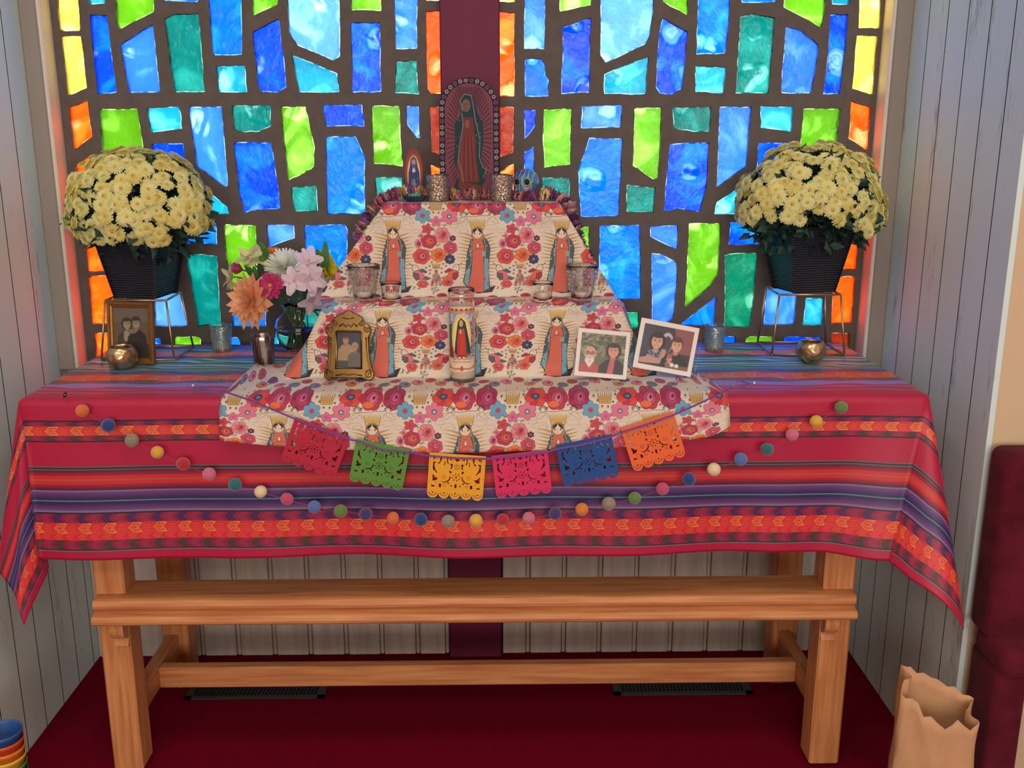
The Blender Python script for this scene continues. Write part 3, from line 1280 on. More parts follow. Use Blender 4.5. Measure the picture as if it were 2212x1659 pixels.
sm_.thickness = .0012
sm_.offset = 1
tag(tc_o, 'red striped woven tablecloth draped over the oak table to its corners', 'tablecloth')
# ------------------------------------------------------------------ the printed cotton over the stepped shrine
TW, TH_ = 1350, 1805                    # drawing units of one repeat of the print
SC = 0.52
pr = Ras(int(TW * SC), int(TH_ * SC), (232, 219, 200), SC, SC, wrap=True)
INK = (70, 44, 56)
cR, cP, cO, cS, cB, cG, cT = (196, 44, 78), (232, 122, 146), (238, 112, 54), (226, 92, 78), (104, 170, 206), (206, 168, 92), (194, 156, 98)


def p_flower(x, y, r, n, c, cc, cc2=None, rot=0):
    for i in range(n):
        a = 2 * PI * i / n + rot
        pr.ell(x + r * .60 * math.sin(a), y - r * .60 * math.cos(a), r * .38, r * .46, INK, math.degrees(a))
    for i in range(n):
        a = 2 * PI * i / n + rot
        pr.ell(x + r * .60 * math.sin(a), y - r * .60 * math.cos(a), r * .35, r * .43, c, math.degrees(a))
    pr.ell(x, y, r * .30, r * .30, INK)
    pr.ell(x, y, r * .27, r * .27, cc)
    pr.ell(x, y, r * .13, r * .13, cc2 or INK)


def p_rose(x, y, r, c1, c2, c3, ry=None, rot=0):
    ry = ry or r
    n = 6
    for cst, k in ((INK, 1.0), (c1, .955)):
        for i in range(n):
            a = 2 * PI * i / n + rot
            pr.ell(x + r * .52 * math.cos(a), y + ry * .52 * math.sin(a), r * .52 * k, ry * .5 * k, cst)
    for i in range(n):
        a = 2 * PI * i / n + rot
        pr.line([(x + r * .40 * math.cos(a + .5), y + ry * .40 * math.sin(a + .5)), (x + r * .86 * math.cos(a + .5), y + ry * .86 * math.sin(a + .5))], 5, INK)
    pr.ell(x + r * .08, y + ry * .02, r * .56, ry * .56, INK)
    pr.ell(x + r * .08, y + ry * .02, r * .53, ry * .53, c2)
    pr.ell(x + r * .14, y - ry * .04, r * .32, ry * .36, INK, 20)
    pr.ell(x + r * .14, y - ry * .04, r * .29, ry * .33, c3, 20)
    pr.ell(x + r * .20, y - ry * .08, r * .12, ry * .16, (120, 30, 60), 20)
    pr.line([(x - r * .35, y + ry * .1), (x - r * .1, y + ry * .38), (x + r * .3, y + ry * .36)], 5, INK)


def p_star(x, y, r, c=(110, 96, 70)):
    pts = []
    for i in range(10):
        q = r if i % 2 == 0 else r * .42
        a = -PI / 2 + PI * i / 5
        pts.append((x + q * math.cos(a), y + q * math.sin(a)))
    pr.poly(pts, c)


def p_crown(x, y, w, h, nsp, c=cG):
    for cc, g in ((INK, 5), (c, 0)):
        pts = [(x - w * .38 - g, y + h / 2 + g), (x - w / 2 - g, y - h * .25 - g)]
        for i in range(nsp):
            t = i / (nsp - 1)
            xx = x - w * .46 + w * .92 * t
            pts.append((xx, y - h / 2 - g - (h * .12 * (1 - abs(2 * t - 1)))))
            if i < nsp - 1:
                pts.append((xx + w * .92 / (nsp - 1) / 2, y - h * .02 - g))
        pts += [(x + w / 2 + g, y - h * .25 - g), (x + w * .38 + g, y + h / 2 + g)]
        pr.poly(pts, cc)
    pr.line([(x - w * .42, y + h * .12), (x + w * .42, y + h * .12)], 5, (150, 116, 60))
    for i in (-1, 0, 1):
        pr.ell(x + i * w * .2, y + h * .3, 8, 8, (130, 80, 60))


def p_sprig(x, y, s, rot):
    c, sn = math.cos(rot), math.sin(rot)

    def T(u, v):
        return (x + s * (u * c - v * sn), y + s * (u * sn + v * c))
    pr.line([T(-1, 0), T(0, .1), T(1, 0)], 9, (70, 96, 78))
    pr.line([T(0, .1), T(.5, -.8)], 9, (70, 96, 78))
    pr.line([T(0, .1), T(-.4, .8)], 9, (70, 96, 78))


# top row: roses, crown, poppy
p_rose(220, 70, 165, cR, (205, 80, 120), (226, 130, 160))
pr.ell(180, 150, 80, 44, cO)
p_rose(545, 60, 160, (170, 36, 80), (196, 60, 110), (214, 100, 150), rot=.5)
p_crown(925, 70, 200, 140, 7)
for x, y in ((765, 40), (820, 100), (1045, 120), (1085, 25), (885, 180), (970, 185), (80, 200), (385, 160), (280, 205)):
    p_star(x, y, 27)
for i in range(6):
    a = 2 * PI * i / 6
    pr.ell(1272 + 90 * math.cos(a), 60 + 62 * math.sin(a), 82, 66, INK)
for i in range(6):
    a = 2 * PI * i / 6
    pr.ell(1272 + 90 * math.cos(a), 60 + 62 * math.sin(a), 77, 61, (226, 72, 56) if i % 2 else (196, 44, 70))
pr.ell(1262, 45, 62, 38, (50, 66, 96)); pr.ell(1262, 45, 34, 20, (110, 130, 160))
p_flower(715, 235, 128, 6, cB, (222, 70, 96), (170, 40, 80))
p_flower(930, 340, 92, 5, (226, 110, 160), (226, 110, 160), (180, 60, 110))
p_flower(1140, 252, 134, 6, (230, 120, 150), (96, 130, 150), (230, 230, 220))
p_flower(785, 465, 92, 5, (206, 66, 84), (206, 66, 84), (150, 40, 60), .3)
p_flower(690, 585, 56, 4, (228, 130, 150), (222, 100, 70))
p_rose(1025, 575, 122, (236, 138, 156), (240, 118, 90), (190, 60, 120), 142)
p_rose(812, 680, 126, (190, 44, 80), (222, 90, 70), (232, 120, 80), rot=.3)
p_rose(642, 718, 62, (230, 140, 160), (206, 70, 100), (160, 40, 80), 82)
p_flower(1190, 630, 52, 6, (92, 30, 60), (226, 150, 170))
p_rose(1150, 797, 112, (214, 70, 98), (206, 60, 84), (226, 120, 146), rot=.4)
p_rose(688, 940, 140, (226, 72, 60), (206, 50, 74), (232, 130, 150), rot=.2)
p_rose(960, 922, 126, (242, 130, 60), (238, 104, 56), (222, 80, 60), rot=.6)
p_flower(1140, 996, 84, 8, (54, 50, 92), (110, 150, 200), (190, 70, 110))
for x, y, r_ in ((820, 330, .3), (895, 480, 1.5), (1065, 400, .2), (955, 745, 0), (820, 850, .8), (1140, 680, .6), (1115, 900, 0)):
    p_sprig(x, y, 36, r_)
# little crown, stars, birds, stacked blossom tree
p_crown(920, 1110, 120, 80, 5)
for x, y in ((850, 1045), (1030, 1075), (815, 1108), (1075, 1112), (755, 1140), (822, 1182), (1005, 1155), (815, 1242), (1005, 1230)):
    p_star(x, y, 25)


def p_bird(x, y, s, body, wing, tail):
    def Q(pts):
        return [(x + s * u, y + v) for u, v in pts]
    pr.poly(Q([(95, -150), (130, -115), (128, -50), (70, 0), (10, -40), (20, -90), (50, -140)]), INK)
    pr.poly(Q([(92, -142), (122, -112), (120, -56), (70, -8), (18, -42), (28, -88), (54, -132)]), (238, 226, 206))
    pr.line(Q([(118, -132), (170, -170)]), 12, INK)
    pr.ell(x + s * 70, y - 105, 9, 9, (120, 100, 80))
    pr.poly(Q([(-110, 110), (-20, -40), (60, -50), (120, -10), (105, 60), (30, 125), (-60, 118)]), INK)
    pr.poly(Q([(-102, 104), (-18, -34), (58, -42), (112, -8), (98, 56), (28, 118), (-58, 111)]), body)
    pr.poly(Q([(20, 10), (100, -10), (118, 60), (60, 140), (10, 100)]), INK)
    pr.poly(Q([(28, 16), (95, -2), (110, 58), (60, 130), (18, 98)]), wing)
    pr.poly(Q([(28, -50), (-40, -80), (-120, -20), (-90, 10), (-20, -20)]), INK)
    pr.poly(Q([(22, -48), (-38, -72), (-110, -20), (-88, 2), (-20, -28)]), wing)
    pr.poly(Q([(-180, 95), (-90, 55), (-40, 110), (-120, 130)]), INK)
    pr.poly(Q([(-170, 96), (-90, 63), (-50, 106), (-120, 122)]), tail)


p_bird(660, 1230, -1, (232, 110, 140), (90, 100, 90), (110, 96, 84))
p_bird(1165, 1230, 1, (236, 100, 70), (170, 40, 70), (190, 150, 96))
for i, y in enumerate(range(1190, 1470, 40)):
    wdt = 14 + i * 9
    for j in (-1, 0, 1) if i > 1 else (0,):
        pr.ell(918 + j * wdt, y + 10, 26, 26, INK)
        pr.ell(918 + j * wdt, y + 10, 22, 22, [(206, 80, 90), (226, 120, 90), (200, 196, 170), (150, 180, 170)][(i + j) % 4])
        pr.ell(918 + j * wdt, y + 10, 8, 8, (150, 60, 70))
p_rose(700, 1425, 94, (230, 92, 66), (206, 60, 90), (228, 130, 160), 72)
p_rose(1098, 1400, 100, (232, 104, 76), (214, 80, 90), (190, 60, 120), 76)
# clouds and ribbon bearers in outline
GR = (170, 158, 142)
for x, y, a_, c_ in ((460, 435, 95, 50), (615, 500, 62, 35), (1215, 420, 65, 35), (1335, 490, 105, 56), (20, 520, 70, 40)):
    pr.ring(x, y, a_, c_, 5, GR)
for x, s in ((490, 1), (1350, -1)):
    for a_ in range(7):
        an = PI + PI * a_ / 6
        pr.line([(x - s * 20 + 38 * math.cos(an), 225 + 38 * math.sin(an)), (x - s * 20 + 58 * math.cos(an), 225 + 58 * math.sin(an))], 13, (30, 26, 34))
    pr.ring(x - s * 20, 232, 32, 30, 5, (130, 104, 84))
    pr.ring(x + s * 55, 240, 34, 40, 5, (150, 130, 110))
    pr.line([(x - s * 30, 262), (x - s * 60, 300), (x, 345), (x + s * 60, 380), (x + s * 90, 360), (x + s * 40, 300), (x + s * 12, 268)], 5, (130, 104, 84))
    pr.line([(x - s * 75, 265), (x - s * 90, 360)], 5, (110, 90, 80))
pr.line([(-15 + TW, 270), (80 + TW, 250), (180 + TW, 255), (300 + TW, 235), (400 + TW, 240)], 9, (120, 100, 90))
# praying robed figure with a ray border
X = 240
for i in range(17):
    y = 590 + i * 56
    ln_ = 150 + 34 * math.sin(i * 2.1) + 40 * math.sin(PI * i / 16)
    for s in (-1, 1):
        bx_ = X + s * (118 + 44 * math.sin(PI * min(1, (i + 2) / 14)))
        sl = -70 + i * 6.5
        pr.poly([(bx_ - s * 40, y - 20), (bx_ + s * ln_, y + sl), (bx_ - s * 40, y + 24)], cT)
pr.poly([(X - 200, 1540), (X - 120, 1500), (X + 120, 1500), (X + 290, 1450), (X + 230, 1555), (X, 1580)], (46, 34, 46))
p_crown(X, 385, 250, 170, 9, (222, 186, 96))
mant = [(X, 420), (X + 78, 480), (X + 96, 610), (X + 160, 680), (X + 196, 800), (X + 180, 980), (X + 170, 1200), (X + 190, 1530), (X + 90, 1550), (X - 150, 1520),
        (X - 230, 1400), (X - 190, 1190), (X - 165, 900), (X - 120, 690), (X - 92, 640), (X - 96, 500)]
pr.poly([(X + (a_ - X) * 1.05, b_ - 4) for a_, b_ in mant], INK)
pr.poly(mant, (52, 92, 108))
pr.poly([(X + 100, 980), (X + 172, 980), (X + 178, 1500), (X + 92, 1540)], (112, 172, 196))
pr.poly([(X - 225, 1390), (X - 180, 1180), (X - 120, 1150), (X - 150, 1500)], (112, 172, 196))
for i in range(70):
    a_, b_ = rnd.uniform(-200, 190), rnd.uniform(660, 1500)
    if abs(a_) > 85:
        p_star(X + a_ * (1 if b_ > 900 else .82), b_, 15, (214, 222, 214) if b_ < 1000 else (52, 92, 120))
robe = [(X - 60, 640), (X + 70, 640), (X + 110, 800), (X + 90, 980), (X + 100, 1300), (X + 92, 1560), (X - 140, 1560), (X - 160, 1500), (X - 100, 1200), (X - 84, 960), (X - 90, 800)]
pr.poly([(X + (a_ - X) * 1.06, b_) for a_, b_ in robe], INK)
pr.poly(robe, (218, 104, 84))
pr.line([(X + 108, 640), (X + 130, 800), (X + 120, 960), (X + 190, 1120)], 9, (206, 168, 110))
pr.line([(X - 92, 660), (X - 104, 860), (X - 110, 1080), (X - 200, 1240), (X - 150, 1500)], 9, (206, 168, 110))
pr.line([(X - 84, 860), (X, 800), (X + 90, 820)], 6, INK)
pr.poly([(X, 690), (X + 34, 760), (X + 4, 820), (X - 32, 770)], INK)
pr.poly([(X, 702), (X + 26, 760), (X + 4, 806), (X - 24, 770)], (240, 210, 180))
pr.poly([(X + 66, 850), (X + 126, 850), (X + 120, 945), (X + 60, 940)], (150, 170, 150))
pr.poly([(X - 92, 650), (X - 98, 510), (X, 415), (X + 86, 500), (X + 98, 650), (X + 50, 640), (X - 50, 640)], (170, 136, 110))
pr.ell(X - 4, 545, 78, 92, INK)
pr.ell(X - 4, 545, 74, 88, (244, 218, 186))
for s in (-1, 1):
    pr.poly([(X - 4, 452), (X - 4 + s * 60, 480), (X - 4 + s * 78, 545), (X - 4 + s * 48, 530), (X - 4 + s * 14, 490)], (30, 28, 52))
    pr.ell(X - 4 + s * 42, 548, 11, 13, (26, 22, 30))
pr.line([(X - 4, 545), (X - 10, 578)], 4, (150, 110, 90))
pr.line([(X - 16, 602), (X + 6, 602)], 5, (190, 90, 80))
# odds and ends below the figure
for x, y in ((850, 1510), (900, 1500), (940, 1535), (880, 1560), (640, 1500), (560, 1490)):
    p_sprig(x, y, 30, x * .01)
for x, y, c in ((480, 1640, cR), (640, 1690, (110, 130, 190)), (820, 1650, cP), (1010, 1610, cR), (1180, 1680, cO), (1290, 1620, (90, 60, 130)), (100, 1680, cP), (330, 1690, (80, 130, 170))):
    pr.ell(x, y, 84, 34, INK); pr.ell(x, y, 78, 29, c); pr.ell(x + 15, y - 5, 30, 12, (150, 40, 80))
for i in range(26):
    p_star(rnd.uniform(0, TW), rnd.uniform(1600, 1790), 18, (120, 140, 130))
pr.a = pr.a * .89 + np.array([8, 8, 9], np.float32)
M_print = img_mat('printed_cotton', pr.image('printed_cotton', 0.02), 0.6, sheen=0.08, spec=0.4, weave=0.15)

# rows of the drape: (y, z, x left, x right, v of the print, left side fall, right side fall)
SZ1, SZ2 = 1.127, 1.3455
ROWS = [(-.115, SZ2, -.188, .203, -.80, (.00, .01, -.03), (.00, .01, -.03)),
        (-.318, SZ2, -.196, .211, .00, (-.004, .02, -.03), (.006, .02, -.03)),
        (-.330, SZ2 - .004, -.200, .215, .03, (-.006, .03, -.02), (.008, .03, -.02)),
        (-.345, 1.145, -.345, .338, .845, (-.006, .04, -.03), (.010, .035, -.03)),
        (-.352, SZ1 + .002, -.352, .345, .90, (-.004, .04, -.012), (.010, .035, -.010)),
        (-.445, SZ1, -.330, .345, 1.10, (-.008, .04, -.02), (.012, .035, -.02)),
        (-.456, SZ1 - .005, -.330, .347, 1.135, (-.010, .04, -.03), (.014, .035, -.03)),
        (-.470, .985, -.398, .405, 1.80, (-.022, .04, -.012), (.020, .035, -.012)),
        (-.484, .963, -.420, .430, 1.87, (-.025, .04, -.000), (.022, .03, 0)),
        (-.610, .9600, -.520, .555, 2.00, (-.002, .004, 0), (.002, .004, 0)),
        (-.632, .950, -.524, .560, 2.05, (-.001, .002, 0), (.001, .003, 0)),
        (-.6445, .93, -.525, .561, 2.13, (-.001, .002, 0), (0, .003, 0)),
        (-.660, .842, -.525, .561, 2.50, (0, .003, 0), (-.004, .004, 0))]


def srow(t):
    i = min(int(t), len(ROWS) - 2)
    f = t - i
    A, B = ROWS[i], ROWS[i + 1]
    q = [A[k] + (B[k] - A[k]) * f for k in range(5)]
    return q + [tuple(A[k][j] + (B[k][j] - A[k][j]) * f for j in range(3)) for k in (5, 6)]


ts = []
for i, n in enumerate((5, 3, 26, 3, 7, 3, 22, 4, 10, 4, 4, 14)):
    ts += [i + j / n for j in range(n)]
ts.append(len(ROWS) - 1)
pts, uvs = [], []
NC = 90
for t in ts:
    y, z, xl, xr, v, sl, sr = srow(t)
    rp, ru = [], []
    eL = (t - 11) * .030 if t > 11 else 0
    eR = (t - 11) * .058 if t > 11 else 0
    for k in (4, 3, 2, 1):
        rp.append((xl + sl[0] * k, y + sl[1] * k, max(z + eL + sl[2] * k, .9585 if t < 10 else 0)))
        ru.append((xl - .022 * k, v))
    for j in range(NC + 1):
        f = j / NC
        x = xl + (xr - xl) * f
        zz, yy = z, y
        if 7.6 < t < 9.3:       # rumples where it lies on the table
            zz += .0022 * (1 + math.sin(x * 58 + t * 5)) * (1 - abs(t - 8.4) / .9) if abs(t - 8.4) < .9 else 0
        if 4.2 < t < 5.2:
            zz += .0012 * (1 + math.sin(x * 60 + 1))
        if 6.1 < t < 7.6 or 2.2 < t < 3.6:
            yy += .0035 * math.sin(x * 31 + t)
        if t > 11:
            fl = t - 11
            zz = z + fl * (.030 * (abs(x) / .52) ** 2.2)
            yy += .004 * fl * math.sin(x * 17)
            if x > .50:
                zz += fl * .02 * ((x - .50) / .06) ** 2
        rp.append((x, yy, zz)); ru.append((x, v))
    for k in (1, 2, 3, 4):
        rp.append((xr + sr[0] * k, y + sr[1] * k, max(z + eR + sr[2] * k, .9585 if t < 10 else 0)))
        ru.append((xr + .022 * k, v))
    off = .020 - .02 * smooth(t, 4, 7) - .004 * smooth(t, 8, 10)
    pts.append(rp)
    uvs.append([((x - off) / .198 + 240.0 / TW, 1 - vv) for x, vv in ru])
sc_o = grid_mesh('shrine_cloth', pts, uvs, M_print)
md = sc_o.modifiers.new('thickness', 'SOLIDIFY')
md.thickness = .0008
md.offset = 0
tag(sc_o, 'cream cotton cloth printed with roses and praying figures, draped in steps over the shrine', 'cloth')
# ------------------------------------------------------------------ materials of the small things
def glass(name, col=(1, 1, 1, 1), rough=0.02, ior=1.45, bump=0.0, scale=60):
    return mat(name, col, rough, trans=1.0, ior=ior, bump=bump, bscale=scale, spec=0.5)


M_clear_glass = glass('clear_glass')
M_pressed = glass('pressed_silver_glass', (.98, .99, 1, 1), .04, bump=.5, scale=110)
M_water = glass('water', (.93, .97, 1, 1), 0.0, 1.33)
M_wax = mat('white_wax', S(238, 228, 210), 0.5, var=.04, scale=30)
M_gold = mat('old_gold', S(128, 102, 62), 0.2, metal=1.0, var=.25, scale=30)
M_wood_gold = mat('gilt_wood', S(150, 108, 58), 0.35, metal=.6, var=.25, scale=40)
M_brass = mat('brass_wire', S(196, 166, 134), 0.38, metal=1.0)
M_board_white = mat('white_card', S(226, 222, 220), 0.5)
M_black = mat('black_backing', S(24, 24, 28), 0.6)
M_acrylic = glass('clear_acrylic', (.97, .98, 1, 1), .03, 1.49)


def mercury(name, c0, c1, scale, stretch=(1, 1, 1), bump=.25, thr=.5, clear=.6, tint=(.85, .92, .9, 1)):
    """silvered glass with the silvering broken into specks: part metal, part clear"""
    m, nt, out = new_mat(name)
    N, L = nt.nodes, nt.links
    tc = N.new('ShaderNodeTexCoord')
    mp = N.new('ShaderNodeMapping'); mp.inputs['Scale'].default_value = stretch
    L.new(tc.outputs['Object'], mp.inputs[0])
    nz = N.new('ShaderNodeTexNoise'); nz.inputs['Scale'].default_value = scale; nz.inputs['Detail'].default_value = 5; nz.inputs['Roughness'].default_value = .7
    L.new(mp.outputs[0], nz.inputs['Vector'])
    vo = N.new('ShaderNodeTexVoronoi'); vo.inputs['Scale'].default_value = scale * 1.4
    L.new(mp.outputs[0], vo.inputs['Vector'])
    rp = N.new('ShaderNodeValToRGB')
    rp.color_ramp.elements[0].position = thr - .07; rp.color_ramp.elements[0].color = c1
    rp.color_ramp.elements[1].position = thr + .07; rp.color_ramp.elements[1].color = c0
    L.new(nz.outputs[0], rp.inputs[0])
    b = N.new('ShaderNodeBsdfPrincipled')
    inp(b, 'Metallic', .9); inp(b, 'Roughness', .25)
    tr = N.new('ShaderNodeBsdfTransparent'); tr.inputs[0].default_value = tint
    tl = N.new('ShaderNodeBsdfTranslucent'); tl.inputs[0].default_value = tint
    ms0 = N.new('ShaderNodeMixShader'); ms0.inputs[0].default_value = .45
    L.new(tr.outputs[0], ms0.inputs[1]); L.new(tl.outputs[0], ms0.inputs[2])
    thn = N.new('ShaderNodeMapRange'); thn.inputs['From Min'].default_value = thr - .03; thn.inputs['From Max'].default_value = thr + .03
    thn.inputs['To Min'].default_value = clear; thn.inputs['To Max'].default_value = 0.04
    L.new(nz.outputs[0], thn.inputs['Value'])
    L.new(rp.outputs[0], b.inputs['Base Color'])
    bp = N.new('ShaderNodeBump'); bp.inputs['Strength'].default_value = bump; bp.inputs['Distance'].default_value = .003
    L.new(vo.outputs['Distance'], bp.inputs['Height']); L.new(bp.outputs[0], b.inputs['Normal'])
    ms = N.new('ShaderNodeMixShader')
    L.new(thn.outputs[0], ms.inputs[0]); L.new(b.outputs[0], ms.inputs[1]); L.new(ms0.outputs[0], ms.inputs[2])
    L.new(ms.outputs[0], out.inputs[0])
    return m


M_merc = mercury('speckled_mercury_glass', S(214, 220, 214), S(120, 136, 128), 240, thr=.54, clear=.85, tint=(.9, 1, .96, 1))
M_merc_str = mercury('streaked_mercury_glass', S(190, 182, 176), S(112, 70, 62), 110, (1, 1, .12), clear=.4, tint=(.8, .62, .56, 1))
M_glit = mercury('hammered_silver_glass', S(214, 202, 188), S(182, 166, 150), 190, bump=.6, clear=.6, tint=(.9, .8, .7, 1))
M_ball = mercury('hammered_gold_mercury_glass', S(222, 196, 156), S(176, 140, 104), 42, bump=.7, clear=.12)

TZ = TOPZ + .0052        # top of the striped cloth
SHZ1 = SZ1 + .0016       # lower step
SHZ2 = SZ2 + .001        # upper step


def cup(name, label, group, x, y, z, r0, r1, h, m, wall=.003, nfl=0, fl=0.0, cat='candle holder', candle=True, rim=None, beads=0):
    t = thing(name, label, cat, (x, y, z), group)
    b = MB()
    pf = [(r0 * .96, 0.0), (r0, .002)]
    for i in range(1, 7):
        f = i / 6
        pf.append((r0 + (r1 - r0) * f ** 1.15, .002 + (h - .004) * f))
    pf += [(r1 - wall * .4, h), (r1 - wall, h - .001)]
    for i in range(5, -1, -1):
        f = i / 6
        pf.append((r0 + (r1 - r0) * f ** 1.15 - wall, .006 + (h - .008) * f))
    pf.append((0.0, .006))
    b.lathe(pf, n=32, flute=fl, nfl=nfl)
    b.build('body', m, t, (0, 0, 0))
    if beads:
        b = MB()
        for i in range(beads):
            a = 2 * PI * i / beads
            rr = r0 + (r1 - r0) * .86
            b.sphere((rr * math.cos(a), rr * math.sin(a), h * .84), .0026, 6, 4)
            if i % 2 == 0:
                for q in (.3, .45, .6, .72):
                    r2 = r0 + (r1 - r0) * q
                    b.sphere((r2 * math.cos(a + q), r2 * math.sin(a + q), h * q), .0028, 6, 4)
        b.build('beading', m, t, (0, 0, 0))
    if rim:
        b = MB(); b.lathe([(r1 - wall, h - .001), (r1 + .0008, h - .0012), (r1 + .0010, h + .0006), (r1 - wall, h + .0006)], n=32); b.build('rim', rim, t, (0, 0, 0))
    if candle:
        cr = min(.018, r0 - wall - .002)
        b = MB(); b.lathe([(cr, .0065), (cr, .020), (cr - .001, .021), (0, .0205)], n=20)
        c = b.build('tealight', M_wax, t, (0, 0, 0))
        b = MB(); b.tube([(0, 0, .0205), (.001, 0, .027)], .0006, 5); b.build('wick', M_black, c, (0, 0, 0))
    return t


# cups on the top step, votives on the middle step
cup('candle_cup', 'hammered silver glass cup on the top step, nearer the small scalloped plaque', 'hammered silver cups on the top step', -.0755, -.268, SHZ2, .0255, .0275, .063, M_glit, rim=M_clear_glass)
cup('candle_cup', 'hammered silver glass cup on the top step, nearer the painted skull', 'hammered silver cups on the top step', .0775, -.268, SHZ2, .0255, .0275, .063, M_glit, rim=M_clear_glass)
cup('tall_votive', 'large flared silver glass votive on the middle step nearest the bouquet', 'flared votives on the middle step', -.243, -.394, SHZ1, .024, .0385, .082, M_pressed, nfl=24, fl=.012, beads=26)
cup('tall_votive', 'large flared silver glass votive on the middle step nearest the white photo prints', 'flared votives on the middle step', .262, -.400, SHZ1, .024, .0385, .082, M_pressed, nfl=24, fl=.012, beads=26)
cup('small_votive', 'low clear glass tealight cup beside the flared votive nearest the bouquet', 'low tealight cups on the middle step', -.1785, -.412, SHZ1, .0215, .0245, .044, M_clear_glass)
cup('small_votive', 'low clear glass tealight cup beside the flared votive on the photo print side', 'low tealight cups on the middle step', .1705, -.416, SHZ1, .0215, .0245, .044, M_clear_glass)
# on the striped cloth
cup('mercury_votive', 'speckled green-silver mercury glass votive beside the plant stand with the wooden frame', 'speckled mercury glass votives', -.648, -.150, TZ, .0245, .0275, .068, M_merc, rim=M_clear_glass)
cup('mercury_votive', 'speckled green-silver mercury glass votive beside the two white photo prints', 'speckled mercury glass votives', .628, -.175, TZ, .0245, .0275, .068, M_merc, rim=M_clear_glass)
cup('streaked_votive', 'rose-brown streaked mercury glass votive in front of the bouquet vase', None, -.505, -.305, TZ, .0235, .0285, .072, M_merc_str)

for x, y, lab in ((-.832, -.350, 'round hammered gold glass bowl in front of the old wooden photo frame'), (.835, -.316, 'round hammered gold glass bowl in front of the empty wire stand legs')):
    t = thing('gold_bowl', lab, 'candle holder', (x, y, TZ), 'round gold glass bowls')
    b = MB()
    pf = [(.016, 0), (.019, .001)]
    for i in range(1, 12):
        a = -PI / 2 + .62 + (PI / 2 - .62 + .74) * i / 11
        pf.append((.0365 * math.cos(a), .031 + .0335 * math.sin(a)))
    pf.append((pf[-1][0] - .0012, pf[-1][1] + .0008))
    for i in range(10, 0, -1):
        a = -PI / 2 + .62 + (PI / 2 - .62 + .74) * i / 11
        pf.append((.034 * math.cos(a), .031 + .031 * math.sin(a)))
    pf.append((0, .004))
    b.lathe(pf, n=36)
    b.build('body', M_ball, t, (0, 0, 0))
    b = MB(); b.lathe([(.017, .0055), (.017, .019), (0, .019)], n=18); b.build('tealight', M_wax, t, (0, 0, 0))

# ------------------------------------------------------------------ tall prayer candle
t = thing('prayer_candle', 'tall white candle in clear glass printed with a robed praying woman', 'candle', (-.014, -.508, .9635))
b = MB()
b.lathe([(.0289, .1665), (.0290, .186), (.0275, .191), (.0290, .196), (.0298, .199), (.0298, .207), (.0285, .209), (.0272, .207), (.0264, .196), (.0268, .186), (.0270, .1665)], n=40)
b.build('jar', M_clear_glass, t, (0, 0, 0))
b = MB(); b.lathe([(.026, 0), (.0285, .002), (.0290, .006), (.0289, .0095), (.0, .0095)], n=40)
b.build('jar_base', M_clear_glass, t, (0, 0, 0))
M_waxg = mat('wax_behind_glass', S(236, 226, 208), 0.2, var=.04, scale=30, coat=.6)
b = MB(); b.lathe([(.0286, .0098), (.0286, .1662), (.0268, .1664), (.0266, .1735), (.024, .1745), (0, .173)], n=36); wx = b.build('wax', M_waxg, t, (0, 0, 0))
b = MB(); b.tube([(0, 0, .171), (.001, 0, .179), (.002, 0, .184)], .0008, 6); b.build('wick', M_black, wx, (0, 0, 0))
lw, lh = 300, 420
lb = Ras(lw, lh, (226, 206, 176))
lb.poly([(14, 26), (286, 26), (286, 330), (14, 330)], (150, 160, 196))
lb.poly([(14, 120), (60, 110), (60, 330), (14, 330)], (60, 110, 96))
lb.poly([(14, 240), (70, 260), (80, 330), (14, 330)], (150, 50, 60))
for i in range(60):
    lb.ell(rnd.uniform(235, 285), rnd.uniform(60, 320), 7, 6, rnd.choice([(150, 50, 90), (200, 90, 120), (90, 60, 110), (220, 170, 110), (70, 110, 80)]))
for i in range(16):
    lb.ell(rnd.uniform(20, 280), rnd.uniform(40, 90), 20, 12, (196, 198, 220))
for k, c in ((1.0, (226, 206, 110)), (.88, (240, 224, 150))):
    lb.ell(150, 195, 92 * k, 142 * k, c)
lb.poly([(150, 70), (185, 95), (200, 150), (222, 230), (236, 300), (206, 320), (190, 330), (110, 330), (84, 300), (96, 220), (110, 150), (120, 95)], (40, 74, 70))
lb.poly([(128, 140), (176, 140), (190, 220), (196, 316), (112, 318), (110, 220)], (196, 66, 54))
for i in range(5):
    lb.line([(126 + i * 14, 170), (122 + i * 16, 312)], 2.5, (160, 44, 46))
lb.ell(148, 104, 17, 23, (206, 160, 120))
lb.line([(128, 130), (124, 96), (148, 74), (174, 96), (176, 130)], 8, (40, 74, 70))
lb.ell(142, 158, 10, 15, (214, 160, 120))
lb.ell(150, 322, 44, 14, (150, 40, 44))
lb.ell(134, 326, 10, 6, (230, 220, 210)); lb.ell(168, 326, 10, 6, (230, 220, 210))
lb.line([(90, 300), (120, 330), (150, 338), (184, 330), (214, 300)], 7, (200, 150, 80))
for x in range(20, 290, 44):
    lb.ell(x, 26, 24, 16, (206, 150, 110)); lb.ell(x, 20, 12, 8, (150, 86, 70))
lb.poly([(0, 332), (300, 332), (300, 420), (0, 420)], (226, 206, 176))
for s in (-1, 1):
    lb.line([(150 + s * 140, 340), (150 + s * 132, 392), (150 + s * 60, 404), (150 + s * 26, 398), (150, 408)], 9, (190, 112, 84))
    lb.ell(150 + s * 128, 392, 16, 14, (196, 120, 90))
lb.poly([(150, 376), (172, 404), (150, 416), (128, 404)], (186, 92, 70))
M_label = img_mat('candle_print', lb.image('candle_print', .02), .45, ext='EXTEND')
rows_, uvr = [], []
